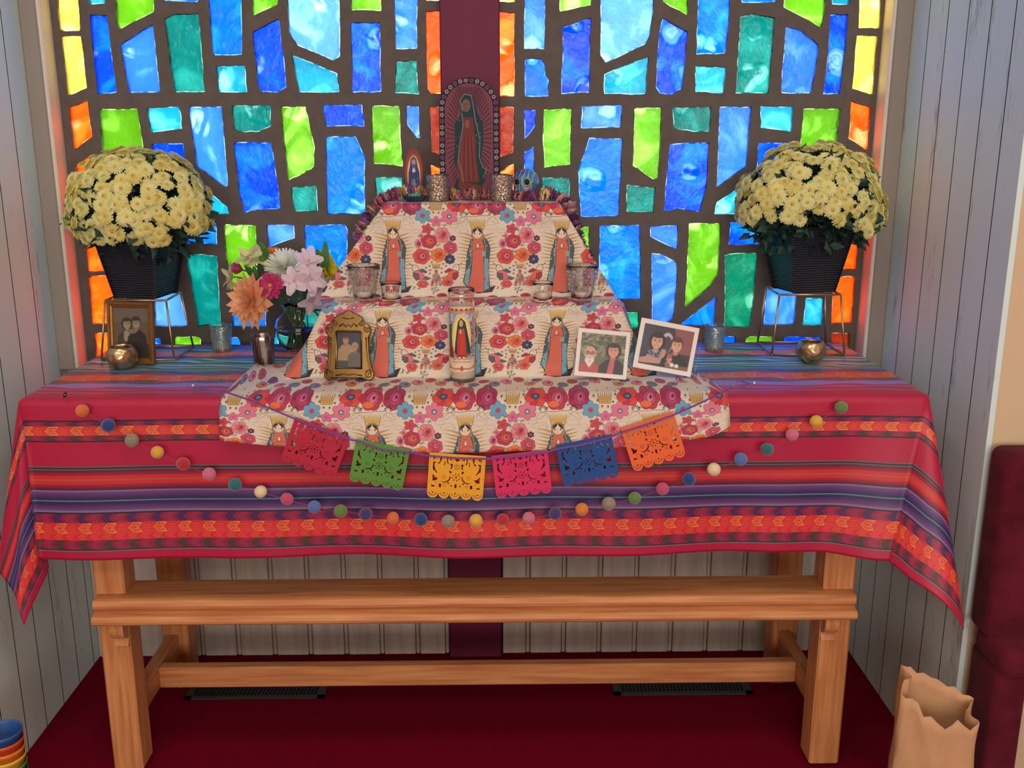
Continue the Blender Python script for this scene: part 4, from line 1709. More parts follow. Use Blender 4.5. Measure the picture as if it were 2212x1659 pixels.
for i in range(13):
    z = .026 + .146 * i / 12
    a0, a1 = -PI * .42, PI * .42
    rows_.append([(.02925 * math.sin(a0 + (a1 - a0) * j / 24), -.02925 * math.cos(a0 + (a1 - a0) * j / 24), z) for j in range(25)])
    uvr.append([(j / 24, i / 12) for j in range(25)])
lab_o = grid_mesh('printed_label', rows_, uvr, M_label, t)


def text_mesh(s, size, italic=0.0):
    c = bpy.data.curves.new('txt', 'FONT')
    c.body = s
    c.size = size
    c.align_x = 'CENTER'
    c.shear = italic
    c.extrude = 0
    o = bpy.data.objects.new('txt', c)
    COL.objects.link(o)
    bpy.context.view_layer.update()
    me = bpy.data.meshes.new_from_object(o.evaluated_get(bpy.context.evaluated_depsgraph_get()))
    bpy.data.objects.remove(o)
    return me


M_ink = mat('brown_ink', S(96, 60, 60), .6)
for s, size, z, it in (('Virgen de Guadalupe', .0062, .0535, .3), ('VIRGIN OF GUADALUPE', .0042, .0470, 0)):
    me = text_mesh(s, size, it)
    for v in me.vertices:
        a = v.co.x / .0296
        v.co = (.0296 * math.sin(a), -.0296 * math.cos(a), z + v.co.y)
    me.materials.clear(); me.materials.append(M_ink)
    link('lettering', me, lab_o)


# ------------------------------------------------------------------ photographs (flat prints)
def person_print(rs, x, y, s, skin, hair, top, hair_long=False, beard=None, bald=False, glasses=False):
    """head-and-shoulders figure: (x, y) chin, s = head height"""
    rs.poly([(x - s * 1.0, y + s * 2.2), (x - s * .95, y + s * .75), (x - s * .55, y + s * .32), (x - s * .2, y + s * .12), (x + s * .2, y + s * .12),
             (x + s * .55, y + s * .32), (x + s * .95, y + s * .75), (x + s * 1.0, y + s * 2.2)], top)
    if hair_long:
        rs.ell(x, y - s * .45, s * .56, s * .62, hair)
    elif not bald:
        rs.ell(x, y - s * .58, s * .46, s * .52, hair)
    rs.poly([(x - s * .16, y - s * .1), (x + s * .16, y - s * .1), (x + s * .2, y + s * .22), (x, y + s * .36), (x - s * .2, y + s * .22)], tuple(int(c * .85) for c in skin))
    rs.ell(x, y - s * .42, s * .37, s * .48, skin)
    if not bald:
        rs.ell(x - s * .04, y - s * .84, s * .40, s * .16, hair)
    dk = tuple(int(c * .45) for c in skin)
    for k in (-1, 1):
        rs.ell(x + k * s * .15, y - s * .46, s * .06, s * .035, dk)
        rs.line([(x + k * s * .08, y - s * .56), (x + k * s * .24, y - s * .56)], s * .04, dk)
        if glasses:
            rs.ring(x + k * s * .16, y - s * .45, s * .12, s * .09, s * .03, (60, 50, 50))
    rs.line([(x, y - s * .44), (x + s * .04, y - s * .28)], s * .04, tuple(int(c * .75) for c in skin))
    rs.ell(x, y - s * .16, s * .14, s * .045, (max(0, skin[0] - 30), skin[1] // 2, skin[2] // 2))
    rs.ell(x, y - s * .165, s * .09, s * .02, (235, 228, 220) if skin[0] > 120 else skin)
    if beard:
        rs.ell(x, y - s * .06, s * .30, s * .13, beard)
        rs.ell(x, y - s * .23, s * .18, s * .05, beard)
        rs.ell(x, y - s * .16, s * .10, s * .025, (150, 90, 80))


def flat_print(name, im, w, h, parent, y, x0=0, z0=0, gloss=.25):
    m = img_mat(name, im, gloss, ext='EXTEND', spec=.4)
    return grid_mesh('photograph', [[(x0 - w / 2, y, z0), (x0 + w / 2, y, z0)], [(x0 - w / 2, y, z0 + h), (x0 + w / 2, y, z0 + h)]], [[(0, 0), (1, 0)], [(0, 1), (1, 1)]], m, parent, smooth=False)


# 1 old wooden frame with a brown-toned couple
t = thing('wooden_photo_frame', 'gilt-brown wooden frame with an old brown-toned photograph, leaning by the plant stand', 'photo frame', (-.826, -.300, TZ), None, (R(-7), 0, R(-7)))
W_, H_ = .117, .152
b = MB()
prof = [(0, 0), (0, -.010), (.003, -.013), (.007, -.0125), (.009, -.009), (.013, -.008), (.0150, -.005), (.0150, 0)]
loops = []
for ins, yy in prof:
    loops.append([(-W_ / 2 + ins, yy, ins), (W_ / 2 - ins, yy, ins), (W_ / 2 - ins, yy, H_ - ins), (-W_ / 2 + ins, yy, H_ - ins)])
vv = [p for l in loops for p in l]
ff = [(i * 4 + j, i * 4 + (j + 1) % 4, i * 4 + 4 + (j + 1) % 4, i * 4 + 4 + j) for i in range(len(prof) - 1) for j in range(4)]
b.add(vv, ff)
b.build('frame_moulding', M_wood_gold, t, (0, 0, 0))
b = MB(); b.box(-W_ / 2 + .002, W_ / 2 - .002, -.001, .003, .002, H_ - .002); b.build('backing', M_black, t, (0, 0, 0))
b = MB(); b.add([(-.02, .003, .01), (.02, .003, .01), (.012, .003, .11), (-.012, .003, .11), (-.02, .046, .006), (.02, .046, .006)], [(2, 3, 4, 5)]); b.build('easel_back', M_black, t, (0, 0, 0))
ph = Ras(150, 210, (96, 86, 76))
ph.poly([(0, 0), (150, 0), (150, 60), (0, 60)], (106, 96, 86))
person_print(ph, 58, 88, 44, (150, 138, 122), (66, 58, 52), (72, 64, 58), True)
person_print(ph, 98, 84, 44, (146, 134, 118), (60, 54, 48), (52, 48, 44), False)
ph.poly([(60, 98), (110, 104), (146, 150), (150, 210), (62, 210), (56, 150)], (54, 50, 47))
ph.poly([(0, 170), (36, 120), (58, 150), (60, 210), (0, 210)], (76, 70, 64))
ph.ell(56, 108, 14, 12, (150, 138, 122)); ph.ell(52, 126, 9, 16, (146, 138, 124)); ph.ell(80, 98, 20, 10, (120, 110, 98))
ph.blur(5)
flat_print('brown_toned_photograph', ph.image('brown_toned_photograph', .05), W_ - .029, H_ - .029, t, -.0048, 0, .0145)

# 2 ornate gilt frame
t = thing('ornate_photo_frame', 'ornate old-gold frame with scrolls holding a photograph of a couple', 'photo frame', (-.268, -.510, .9665), None, (R(-9), 0, R(-3)))
cur = bpy.data.curves.new('f', 'CURVE')
cur.dimensions = '2D'; cur.fill_mode = 'BOTH'; cur.extrude = .004; cur.bevel_depth = .0022; cur.bevel_resolution = 2
half = [(0, .006), (.022, .006), (.034, .003), (.047, .001), (.054, .006), (.0545, .016), (.050, .026), (.046, .045), (.043, .070), (.0425, .096), (.047, .104), (.0485, .114),
        (.044, .122), (.036, .125), (.030, .138), (.020, .145), (.010, .148), (.006, .152), (0, .1535)]
spline(cur, half + [(-x, z) for x, z in half[-2:0:-1]])
inn = [(-.0285, .026), (.0285, .026), (.0285, .106), (.026, .1085), (-.026, .1085), (-.0285, .106)]
spline(cur, inn)
co = bpy.data.objects.new('tmp', cur); COL.objects.link(co); bpy.context.view_layer.update()
me = bpy.data.meshes.new_from_object(co.evaluated_get(bpy.context.evaluated_depsgraph_get()))
bpy.data.objects.remove(co)
me.transform(Matrix.Rotation(PI / 2, 4, 'X'))
me.materials.clear(); me.materials.append(M_gold)
for p in me.polygons:
    p.use_smooth = True
fr = link('frame_body', me, t)


def spiral(cx, cz, r, turns, s, y=-.0075, ph0=0):
    return [(cx + s * r * (1 - i / 26) * math.cos(ph0 + turns * 2 * PI * i / 26), y - .0018 * (i / 26), cz + r * (1 - i / 26) * math.sin(ph0 + turns * 2 * PI * i / 26)) for i in range(25)]


for s in (-1, 1):
    for cx, cz, r, ph0 in ((s * .0455, .0125, .0095, 1.2), (s * .0425, .1135, .0075, 2.2), (s * .031, .1285, .0075, 3.3)):
        b = MB(); b.tube(spiral(cx, cz, r, 1.6, s, ph0=ph0), [.0019 - .0009 * i / 25 for i in range(25)], 7); b.build('scroll', M_gold, t, (0, 0, 0))
    b = MB()
    for i in range(9):
        b.sphere((s * (.0460 + .0008 * math.sin(i)), -.004, .048 + i * .0058), .0019 + .0001 * i, 8, 6)
    b.build('bead_string', M_gold, t, (0, 0, 0))
    b = MB(); b.tube([(s * (x - .003), -.0075, z) for x, z in half[5:10]], .0013, 6); b.build('edge_ridge', M_gold, t, (0, 0, 0))
b = MB(); b.tube([(x * 1.02, -.007, .067 + (z - .067) * 1.02) for x, z in inn], .0018, 7, closed=True); b.build('inner_rim', M_gold, t, (0, 0, 0))
b = MB(); b.tube([(-.020, -.007, .120), (-.012, -.009, .126), (-.006, -.008, .119), (0, -.009, .124), (.006, -.008, .119), (.012, -.009, .126), (.020, -.007, .120)], .0016, 7)
b.tube([(-.013, -.006, .139), (0, -.0075, .1365), (.013, -.006, .139)], .0013, 7)
b.build('crest_ornament', M_gold, t, (0, 0, 0))
b = MB(); b.tube([(-.03, -.0065, .0095), (-.012, -.008, .013), (0, -.0075, .011), (.012, -.008, .013), (.03, -.0065, .0095)], .0015, 7); b.build('foot_ornament', M_gold, t, (0, 0, 0))
b = MB(); b.box(-.034, .034, .0035, .0055, .018, .118); b.build('backing', M_black, t, (0, 0, 0))
b = MB(); b.add([(-.012, .006, .02), (.012, .006, .02), (.010, .006, .10), (-.010, .006, .10), (-.014, .040, .0), (.014, .040, .0)], [(2, 3, 4, 5)]); b.build('easel_back', M_black, t, (0, 0, 0))
ph = Ras(130, 190, (44, 42, 62))
ph.poly([(4, 190), (10, 110), (28, 72), (58, 66), (76, 76), (78, 150), (74, 190)], (150, 130, 92))
ph.poly([(10, 150), (76, 152), (74, 190), (10, 190)], (56, 62, 70))
person_print(ph, 48, 66, 38, (176, 124, 96), (70, 52, 46), (152, 130, 92))
ph.poly([(10, 148), (76, 150), (74, 190), (12, 190)], (56, 62, 70))
person_print(ph, 92, 98, 36, (172, 124, 98), (150, 130, 116), (88, 86, 78))
ph.poly([(66, 190), (70, 130), (86, 112), (104, 112), (120, 140), (122, 190)], (88, 86, 78))
ph.line([(68, 96), (84, 104)], 7, (176, 130, 100))
ph.blur(5)
flat_print('couple_photograph', ph.image('couple_photograph', .04), .062, .088, t, .003, 0, .0235)

# 3 and 4: white-bordered prints on clear easels
for i, (bl, br, tr, tl, lab) in enumerate((
        ((1240, 816), (1353, 827), (1360, 721), (1251, 714), 'white-bordered photo print of a bearded man in red and a dark-haired woman'),
        ((1366, 803), (1492, 827), (1515, 713), (1385, 697), 'larger white-bordered photo print of two women seated at a table'))):
    ya = -.520 if i == 0 else -.500
    A, B, D = P(*bl, 1, ya), P(*br, 1, ya), P(*tl, 1, ya + .02)
    w = (B - A).length
    h = (D - A).length
    roll = math.atan2(B.z - A.z, B.x - A.x)
    A.z = max(A.z, .9655 - min(0, math.sin(roll) * w))
    t = thing('photo_print', lab, 'photo', (A.x, A.y, A.z), 'white bordered photo prints', (R(-11), -roll, R(2)))
    b = MB(); b.box(0, w, 0, .003, 0, h, bev=.0006); bd = b.build('card', M_board_white, t, (0, 0, 0))
    b = MB()
    b.box(.002, w + .010 - .012 * (1 - i), .0034, .0054, -.001, h * .98)
    b.add([(.002, .0054, h * .9), (w, .0054, h * .9), (w, .052, .010 + .02 * (1 - i)), (.002, .052, .010 + .0 * i), (.002, .0074, h * .9), (w, .0074, h * .9), (w, .054, .010 + .02 * (1 - i)), (.002, .054, .010)],
          [(0, 1, 2, 3), (7, 6, 5, 4), (0, 4, 5, 1), (1, 5, 6, 2), (2, 6, 7, 3), (3, 7, 4, 0)])
    b.build('clear_easel', M_acrylic, t, (0, 0, 0))
    mg = w * .075
    if i == 0:
        ph = Ras(240, 220, (96, 100, 78))
        for q in range(240):
            ph.ell(rnd.uniform(0, 240), rnd.uniform(0, 120), 13, 9, rnd.choice([(70, 76, 56), (124, 128, 104), (92, 100, 74), (150, 146, 128), (84, 80, 70)]))
        ph.poly([(165, 0), (182, 0), (180, 110), (166, 110)], (150, 130, 116))
        person_print(ph, 54, 150, 84, (206, 156, 134), (190, 176, 164), (172, 66, 66), bald=True, glasses=True, beard=(206, 200, 190))
        ph.poly([(24, 152), (54, 196), (80, 152), (64, 148), (54, 166), (42, 148)], (214, 210, 214))
        person_print(ph, 178, 124, 76, (206, 144, 118), (40, 30, 32), (40, 36, 42), True)
        ph.poly([(164, 136), (190, 136), (186, 220), (130, 220)], (190, 84, 90))
        ph.poly([(120, 220), (132, 160), (164, 132), (150, 220)], (38, 34, 40))
    else:
        ph = Ras(280, 230, (62, 52, 66))
        ph.poly([(170, 0), (280, 0), (280, 140), (210, 140), (186, 60)], (136, 84, 84))
        ph.poly([(0, 0), (60, 0), (50, 200), (0, 200)], (60, 62, 84))
        ph.ell(138, 90, 36, 60, (176, 176, 190)); ph.ell(140, 100, 26, 48, (70, 62, 74))
        person_print(ph, 84, 128, 84, (206, 160, 146), (44, 30, 38), (44, 50, 76), True)
        for q in range(70):
            xx, yy = rnd.uniform(30, 130), rnd.uniform(140, 200)
            ph.line([(xx, yy), (xx + 5, yy + 9)], 3, (170, 180, 196))
        ph.poly([(0, 196), (60, 176), (116, 190), (120, 214), (30, 222), (0, 222)], (188, 140, 126))
        ph.poly([(118, 130), (142, 128), (140, 210), (112, 206)], (188, 140, 126))
        person_print(ph, 196, 128, 76, (212, 162, 140), (86, 58, 52), (42, 42, 44))
        ph.poly([(150, 222), (156, 150), (180, 136), (184, 222)], (150, 100, 100))
        for q in range(50):
            ph.ell(rnd.uniform(152, 182), rnd.uniform(150, 210), 4, 4, rnd.choice([(206, 170, 160), (120, 50, 60), (170, 110, 110)]))
        ph.ell(188, 212, 13, 12, (220, 214, 206)); ph.ell(216, 214, 12, 11, (220, 214, 206)); ph.poly([(150, 214), (280, 206), (280, 230), (150, 230)], (120, 96, 80))
        ph.ell(188, 208, 12, 12, (224, 220, 214)); ph.ell(214, 210, 12, 11, (224, 220, 214))
    ph.blur(6)
    flat_print('print_image', ph.image('print_image', .03), w - 2 * mg, h - 2 * mg * 1.05, t, -.0008, w / 2, mg * 1.05, .35)
# ------------------------------------------------------------------ painted plaques, skull and garland on the top step
M_plq_edge = mat('plaque_edge', S(40, 44, 60), .5)
pw, ph_ = .147, .291
q = Ras(294, 582, (34, 40, 62))
# flowered border
arc = []
for i in range(41):
    tt = i / 40
    arc.append(tt)
q.ell(147, 147, 118, 118, (150, 84, 92)); q.poly([(29, 147), (265, 147), (265, 582), (29, 582)], (150, 84, 92))
for i in range(70):          # rays round the figure
    a = 2 * PI * i / 70
    x0, y0 = 147 + 70 * math.cos(a), 290 + 190 * math.sin(a)
    x1, y1 = 147 + 150 * math.cos(a), 290 + 330 * math.sin(a)
    if 29 < x1 < 265 or True:
        pts_ = [(x0, y0), (147 + 112 * math.cos(a), 290 + 280 * math.sin(a))]
        x2 = min(258, max(36, pts_[1][0])); y2 = max(48, pts_[1][1])
        q.line([pts_[0], (x2, y2)], 4, (70, 40, 56))
border = []
for i in range(15):
    border.append((14, 150 + i * 29)); border.append((280, 150 + i * 29))
for i in range(1, 15):
    a = PI + PI * i / 15
    border.append((147 + 133 * math.cos(a), 147 + 133 * math.sin(a)))
for k, (x, y) in enumerate(border):
    c = [(196, 170, 160), (150, 90, 110), (200, 180, 150)][k % 3]
    for j in range(5):
        a = 2 * PI * j / 5
        q.ell(x + 6.5 * math.cos(a), y + 6.5 * math.sin(a), 4.6, 4.6, c)
    q.ell(x, y, 3.6, 3.6, (70, 30, 50))
mant = [(128, 78), (160, 84), (178, 120), (190, 170), (214, 210), (218, 300), (206, 380), (226, 450), (222, 500), (190, 540), (90, 552), (70, 520), (96, 470), (70, 400), (78, 300), (76, 220), (104, 180), (108, 110)]
q.poly(mant, (36, 74, 74))
for i in range(30):
    x, y = rnd.uniform(84, 214), rnd.uniform(190, 500)
    q.line([(x - 4, y), (x + 4, y)], 1.8, (130, 150, 140)); q.line([(x, y - 4), (x, y + 4)], 1.8, (130, 150, 140))
q.poly([(116, 190), (166, 190), (178, 300), (182, 400), (196, 500), (96, 500), (84, 420), (104, 320)], (142, 66, 60))
for i in range(7):
    q.line([(116 + i * 8, 280), (104 + i * 13, 496)], 3, (104, 42, 48) if i % 2 else (170, 92, 76))
q.line([(116, 160), (104, 110), (124, 80), (158, 86), (168, 130), (176, 190), (200, 300), (196, 380), (214, 430), (232, 440), (214, 480)], 4.5, (150, 156, 140))
q.line([(112, 170), (118, 230), (100, 320), (92, 400), (112, 460), (118, 520), (92, 556)], 4.5, (150, 156, 140))
q.ell(133, 134, 21, 30, (150, 114, 96)); q.line([(132, 128), (128, 144)], 2.5, (90, 60, 56)); q.line([(122, 126), (128, 127)], 2.5, (60, 40, 40)); q.line([(137, 126), (144, 127)], 2.5, (60, 40, 40)); q.line([(128, 152), (138, 152)], 3, (120, 60, 56))
q.ell(138, 222, 11, 20, (156, 116, 96))
q.poly([(92, 500), (150, 506), (204, 520), (214, 556), (170, 540), (90, 530)], (150, 66, 50))
q.poly([(60, 556), (234, 556), (234, 582), (60, 582)], (30, 40, 52))
q.poly([(0, 0), (294, 0), (294, 8), (0, 8)], (30, 34, 50))
q.a *= np.array([.78, .78, .86], np.float32)
M_plq = img_mat('painted_plaque', q.image('painted_plaque', .04), .6, ext='EXTEND', spec=.2)
t = thing('arched_plaque', 'tall arched wooden plaque painted with a robed praying woman and flowered dark border', 'plaque', (-.0015, -.175, SHZ2), None, (R(-3), 0, 0))
n = 24
poly = [(-pw / 2, 0), (pw / 2, 0)] + [(pw / 2 * math.cos(PI * i / n), ph_ - pw / 2 + pw / 2 * math.sin(PI * i / n)) for i in range(n + 1)]
b = MB(); b.prism(poly, 0, .012, 'y')
bo = b.build('board', M_plq_edge, t, (0, 0, 0))
me = bpy.data.meshes.new('painting')
me.from_pydata([(x * .995, -.0006, max(z * .998, .0005)) for x, z in poly], [], [tuple(range(len(poly)))])
ul = me.uv_layers.new(name='UVMap')
for l in me.loops:
    v = me.vertices[l.vertex_index].co
    ul.data[l.index].uv = (v.x / pw + .5, v.z / ph_)
me.materials.append(M_plq)
link('painting', me, t)

# small plaque with a scalloped red border
sw, sh = .044, .122
q = Ras(176, 488, (150, 50, 44))
for i in range(46):
    a = 2 * PI * i / 46
    q.line([(88 + 56 * math.cos(a), 200 + 150 * math.sin(a)), (88 + 100 * math.cos(a), 200 + 230 * math.sin(a))], 5, (110, 30, 34))
for k, c in ((1.0, (170, 90, 50)), (.9, (214, 186, 110)), (.8, (226, 200, 140))):
    q.ell(88, 250, 66 * k + 2, 200 * k, c)
q.poly([(88, 74), (116, 100), (126, 170), (142, 230), (146, 380), (120, 470), (60, 470), (34, 380), (36, 230), (50, 170), (60, 100)], (34, 46, 110))
q.poly([(88, 82), (112, 106), (118, 150), (110, 180), (66, 180), (60, 150), (66, 106)], (52, 72, 140))
q.ell(88, 128, 19, 27, (176, 130, 120)); q.ell(88, 200, 13, 24, (170, 120, 120)); q.poly([(70, 216), (88, 232), (106, 216), (98, 190), (78, 190)], (206, 190, 190))
for i in range(40):
    q.ell(88 + rnd.gauss(0, 15), 330 + rnd.gauss(0, 24), 5, 5, (130, 150, 160))
q.line([(42, 400), (60, 470), (88, 484), (116, 470), (140, 400)], 7, (20, 24, 50))
M_sp = img_mat('small_plaque_print', q.image('small_plaque_print', .03), .5, ext='EXTEND')
t = thing('scalloped_plaque', 'small upright plaque of a blue-robed figure with a scalloped red border', 'plaque', (-.1365, -.205, SHZ2), None, (R(-4), 0, R(4)))
pts_ = []
for i in range(120):
    a = -PI / 2 + 2 * PI * i / 120
    k = 1 + .035 * math.cos(i * 2 * PI / 120 * 34)
    x = sw / 2 * math.cos(a) * k
    z = sh * .56 + sh * .44 * math.sin(a) * k
    pts_.append((x, z))
b = MB(); b.prism(pts_, 0, .004, 'y'); b.build('board', mat('scalloped_edge', S(120, 36, 36), .5), t, (0, 0, 0))
me = bpy.data.meshes.new('painting')
me.from_pydata([(x * .985, -.0005, z) for x, z in pts_], [], [tuple(range(len(pts_)))])
ul = me.uv_layers.new(name='UVMap')
for l in me.loops:
    v = me.vertices[l.vertex_index].co
    ul.data[l.index].uv = (v.x / sw + .5, v.z / sh)
me.materials.append(M_sp)
link('painting', me, t)
b = MB(); b.box(-.013, .013, -.006, .014, 0, .016, bev=.002); b.build('foot', mat('plaque_foot', S(110, 92, 60), .6), t, (0, 0, 0))

# painted skull
def skull_mat():
    m, nt, out = new_mat('painted_skull')
    N, L = nt.nodes, nt.links
    b = N.new('ShaderNodeBsdfPrincipled'); inp(b, 'Roughness', .35)
    tc = N.new('ShaderNodeTexCoord')
    wv = N.new('ShaderNodeTexWave'); wv.inputs['Scale'].default_value = 34; wv.inputs['Distortion'].default_value = 6
    L.new(tc.outputs['Object'], wv.inputs['Vector'])
    nz = N.new('ShaderNodeTexNoise'); nz.inputs['Scale'].default_value = 24
    L.new(tc.outputs['Object'], nz.inputs['Vector'])
    rp = N.new('ShaderNodeValToRGB'); rp.color_ramp.interpolation = 'LINEAR'
    e = rp.color_ramp.elements
    e[0].position, e[0].color = .3, S(60, 70, 150)
    e[1].position, e[1].color = .7, S(80, 150, 110)
    for p_, c in ((.42, S(70, 120, 170)), (.52, S(40, 140, 150)), (.6, S(150, 110, 160))):
        x = e.new(p_); x.color = c
    L.new(nz.outputs[0], rp.inputs[0])
    st = N.new('ShaderNodeMath'); st.operation = 'GREATER_THAN'; st.inputs[1].default_value = .93
    L.new(wv.outputs[0], st.inputs[0])
    mx = N.new('ShaderNodeMixRGB'); mx.inputs[2].default_value = S(150, 190, 190)
    L.new(st.outputs[0], mx.inputs[0]); L.new(rp.outputs[0], mx.inputs[1])
    L.new(mx.outputs[0], b.inputs['Base Color']); L.new(b.outputs[0], out.inputs[0])
    return m


t = thing('painted_skull', 'small painted blue skull with dark eye sockets behind the garland', 'skull', (.137, -.215, SHZ2 + .008), None, (0, 0, R(-22)))
bm = bmesh.new()
bmesh.ops.create_icosphere(bm, subdivisions=4, radius=1)
for v in bm.verts:
    x, y, z = v.co
    fx, fz = .032, .030
    cr = 1.0
    if z < -.15:
        cr -= .30 * min(1, (-.15 - z) / .6)
    nx, ny, nz_ = x * fx * cr, y * .037 * (1 - .0 * z), z * fz + .036
    if z < -.3:
        nz_ -= .004 * (-z) + (.008 if y < -.1 else 0)
        if y > .2:
            ny *= .75
    if y < 0:
        for ex in (-.4, .4):          # eye sockets
            d = math.hypot((x - ex) / .26, (z + .02) / .28)
            if d < 1:
                ny += .014 * (1 - d * d) ** .7
        d = math.hypot(x / .13, (z + .42) / .18)
        if d < 1:
            ny += .008 * (1 - d * d)
        for ex in (-.62, .62):        # cheek bones
            d = math.hypot((x - ex) / .25, (z + .40) / .18)
            if d < 1:
                ny -= .004 * (1 - d * d)
    v.co = (nx, ny, max(nz_, 0.0))
b = MB(); b.smooth = True; b.bm(bm)
b.build('cranium', skull_mat(), t, (0, 0, 0))
M_sock = mat('socket_black', S(20, 18, 26), .6)
M_sockrim = mat('socket_ring_tan', S(170, 130, 90), .6)
for ex in (-.0125, .0125):
    b = MB()
    b.tube([(ex + .0088 * math.cos(2 * PI * i / 16), -.0335 + .22 * abs(ex + .0088 * math.cos(2 * PI * i / 16)) ** 1 * .9, .0355 + .0092 * math.sin(2 * PI * i / 16)) for i in range(16)], .0016, 6, closed=True)
    b.build('socket_ring', M_sockrim, t, (0, 0, 0))
    b = MB(); b.sphere((ex, -.024, .0355), .0068, 12, 8); b.build('eye_socket', M_sock, t, (0, 0, 0))
b = MB()
for i in range(6):
    b.box(-.0132 + i * .0045, -.0094 + i * .0045, -.0335 + .0016 * abs(i - 2.5), -.026, .0035, .0100, bev=.0008)
b.build('teeth', mat('tooth_white', S(206, 200, 186), .5), t, (0, 0, 0))

# two small scalloped dishes
M_dish = mat('dark_blue_dish', S(44, 60, 92), .35)
for x, y, lab in ((-.131, -.272, 'small dark blue scalloped dish on the top step under the scalloped plaque'), (.140, -.216, 'small dark blue scalloped dish under the painted skull')):
    t = thing('scalloped_dish', lab, 'dish', (x, y, SHZ2), 'scalloped dishes on the top step')
    b = MB()
    if x < 0:
        pf = [(.014, 0), (.022, .003), (.029, .012), (.031, .0135), (.029, .0135), (.020, .0055), (0, .004)]
    else:
        pf = [(.022, 0), (.034, .002), (.042, .0068), (.043, .0078), (.041, .0078), (.03, .0075), (0, .0075)]
    b.lathe(pf, n=48, flute=.05, nfl=12)
    b.build('bowl', M_dish, t, (0, 0, 0))
    if x < 0:
        b = MB()
        for i in range(26):
            a = rnd.uniform(0, 2 * PI); r_ = rnd.uniform(0, .017)
            b.lathe([(.0005, 0), (.0026, .004), (.0018, .009), (0, .012)], r_ * math.cos(a), r_ * math.sin(a), .005 + rnd.uniform(0, .004), 6)
        b.build('sea_green_filling', mat('sea_green_petals', S(96, 170, 150), .6), t, (0, 0, 0))

# the flower garland
GC = [S(206, 134, 146), S(150, 78, 116), S(226, 202, 110), S(226, 178, 186), S(120, 60, 104), S(236, 226, 176), S(190, 116, 122), S(140, 100, 160)]
M_gar = [mat('garland_' + nm, c, .8, var=.2, scale=60) for nm, c in zip(('rose', 'plum', 'yellow', 'pale_pink', 'deep_plum', 'cream', 'dusty_pink', 'violet'), GC)]
gp = [(770, 520, -.30), (776, 500, -.30), (786, 478, -.29), (800, 456, -.28), (816, 436, -.27), (836, 424, -.25), (858, 416, -.235), (880, 411, -.235), (905, 411, -.235), (925, 422, -.232), (945, 424, -.225),
      (968, 422, -.222), (990, 421, -.222), (1012, 421, -.222), (1034, 421, -.222), (1056, 422, -.222), (1080, 424, -.225), (1105, 424, -.240), (1128, 425, -.262), (1150, 425, -.264), (1168, 422, -.264), (1184, 416, -.245), (1202, 424, -.25),
      (1220, 432, -.26), (1232, 448, -.27), (1238, 468, -.28), (1244, 490, -.29), (1251, 512, -.295), (1259, 535, -.30), (1272, 556, -.305)]
gpts = [P(x, y, 1, d) for x, y, d in gp]
garland = thing('flower_garland', 'garland of pink, plum and yellow blossoms draped over the top step', 'garland', tuple(P(1012, 436, 1, -.222)))
b = MB(); b.tube(gpts, .0014, 6); b.build('string', mat('garland_string', S(90, 70, 60), .8), garland)


def fringe(rad, npet, lays, wid):
    m = MB()
    for l in range(lays):
        up = -.35 + 1.3 * l / max(1, lays - 1)
        for i in range(npet):
            a = 2 * PI * (i + .5 * l) / npet + rnd.uniform(-.1, .1)
            L_ = rad * rnd.uniform(.85, 1.1) * (1 - .22 * l)
            d = Vector((math.cos(a) * math.cos(up), math.sin(a) * math.cos(up), math.sin(up)))
            s = Vector((-math.sin(a), math.cos(a), 0)) * wid
            p0, p1, p2 = d * .001, d * L_ * .65 + Vector((0, 0, .0012)), d * L_
            m.add([p0 - s * .5, p0 + s * .5, p1 - s, p1 + s, p2 + s * .3, p2 - s * .3], [(0, 1, 3, 2), (2, 3, 4, 5)])
    return m


bmeshes = []
for k, m in enumerate(M_gar):
    bmeshes.append(fringe(.0165, 20, 4, .0026).mesh('blossom', m))
dist = [0]
for a_, c_ in zip(gpts[:-1], gpts[1:]):
    dist.append(dist[-1] + (c_ - a_).length)
nb = int(dist[-1] / .0062)
for i in range(nb):
    d = (i + .5) * dist[-1] / nb
    k = max(j for j in range(len(dist)) if dist[j] <= d)
    k = min(k, len(gpts) - 2)
    f = (d - dist[k]) / (dist[k + 1] - dist[k])
    p = gpts[k].lerp(gpts[k + 1], f)
    tg = (gpts[k + 1] - gpts[k]).normalized()
    o = link('blossom', bmeshes[rnd.choice((0, 0, 1, 2, 2, 3, 4, 5, 6, 7, 1)) if .22 < d / dist[-1] < .78 else rnd.choice((0, 1, 1, 3, 4, 4, 6, 7, 7, 5))], garland)
    o.location = p - garland.location
    if i % 2:
        tg = -tg
    qn = (tg + Vector((rnd.uniform(-.4, .4), rnd.uniform(-.4, .4), rnd.uniform(-.4, .4)))).to_track_quat('Z', 'Y') @ Quaternion((0, 0, 1), rnd.uniform(0, 6))
    o.rotation_euler = qn.to_euler()
    s = rnd.uniform(.85, 1.2)
    o.scale = (s, s, s)
# ------------------------------------------------------------------ wire stands, planters and chrysanthemums
M_leaf = mat('dark_leaf', S(44, 78, 66), .6, var=.35, scale=50)
M_pot = mat('dark_woven_resin', S(52, 56, 62), .42, bump=.0)


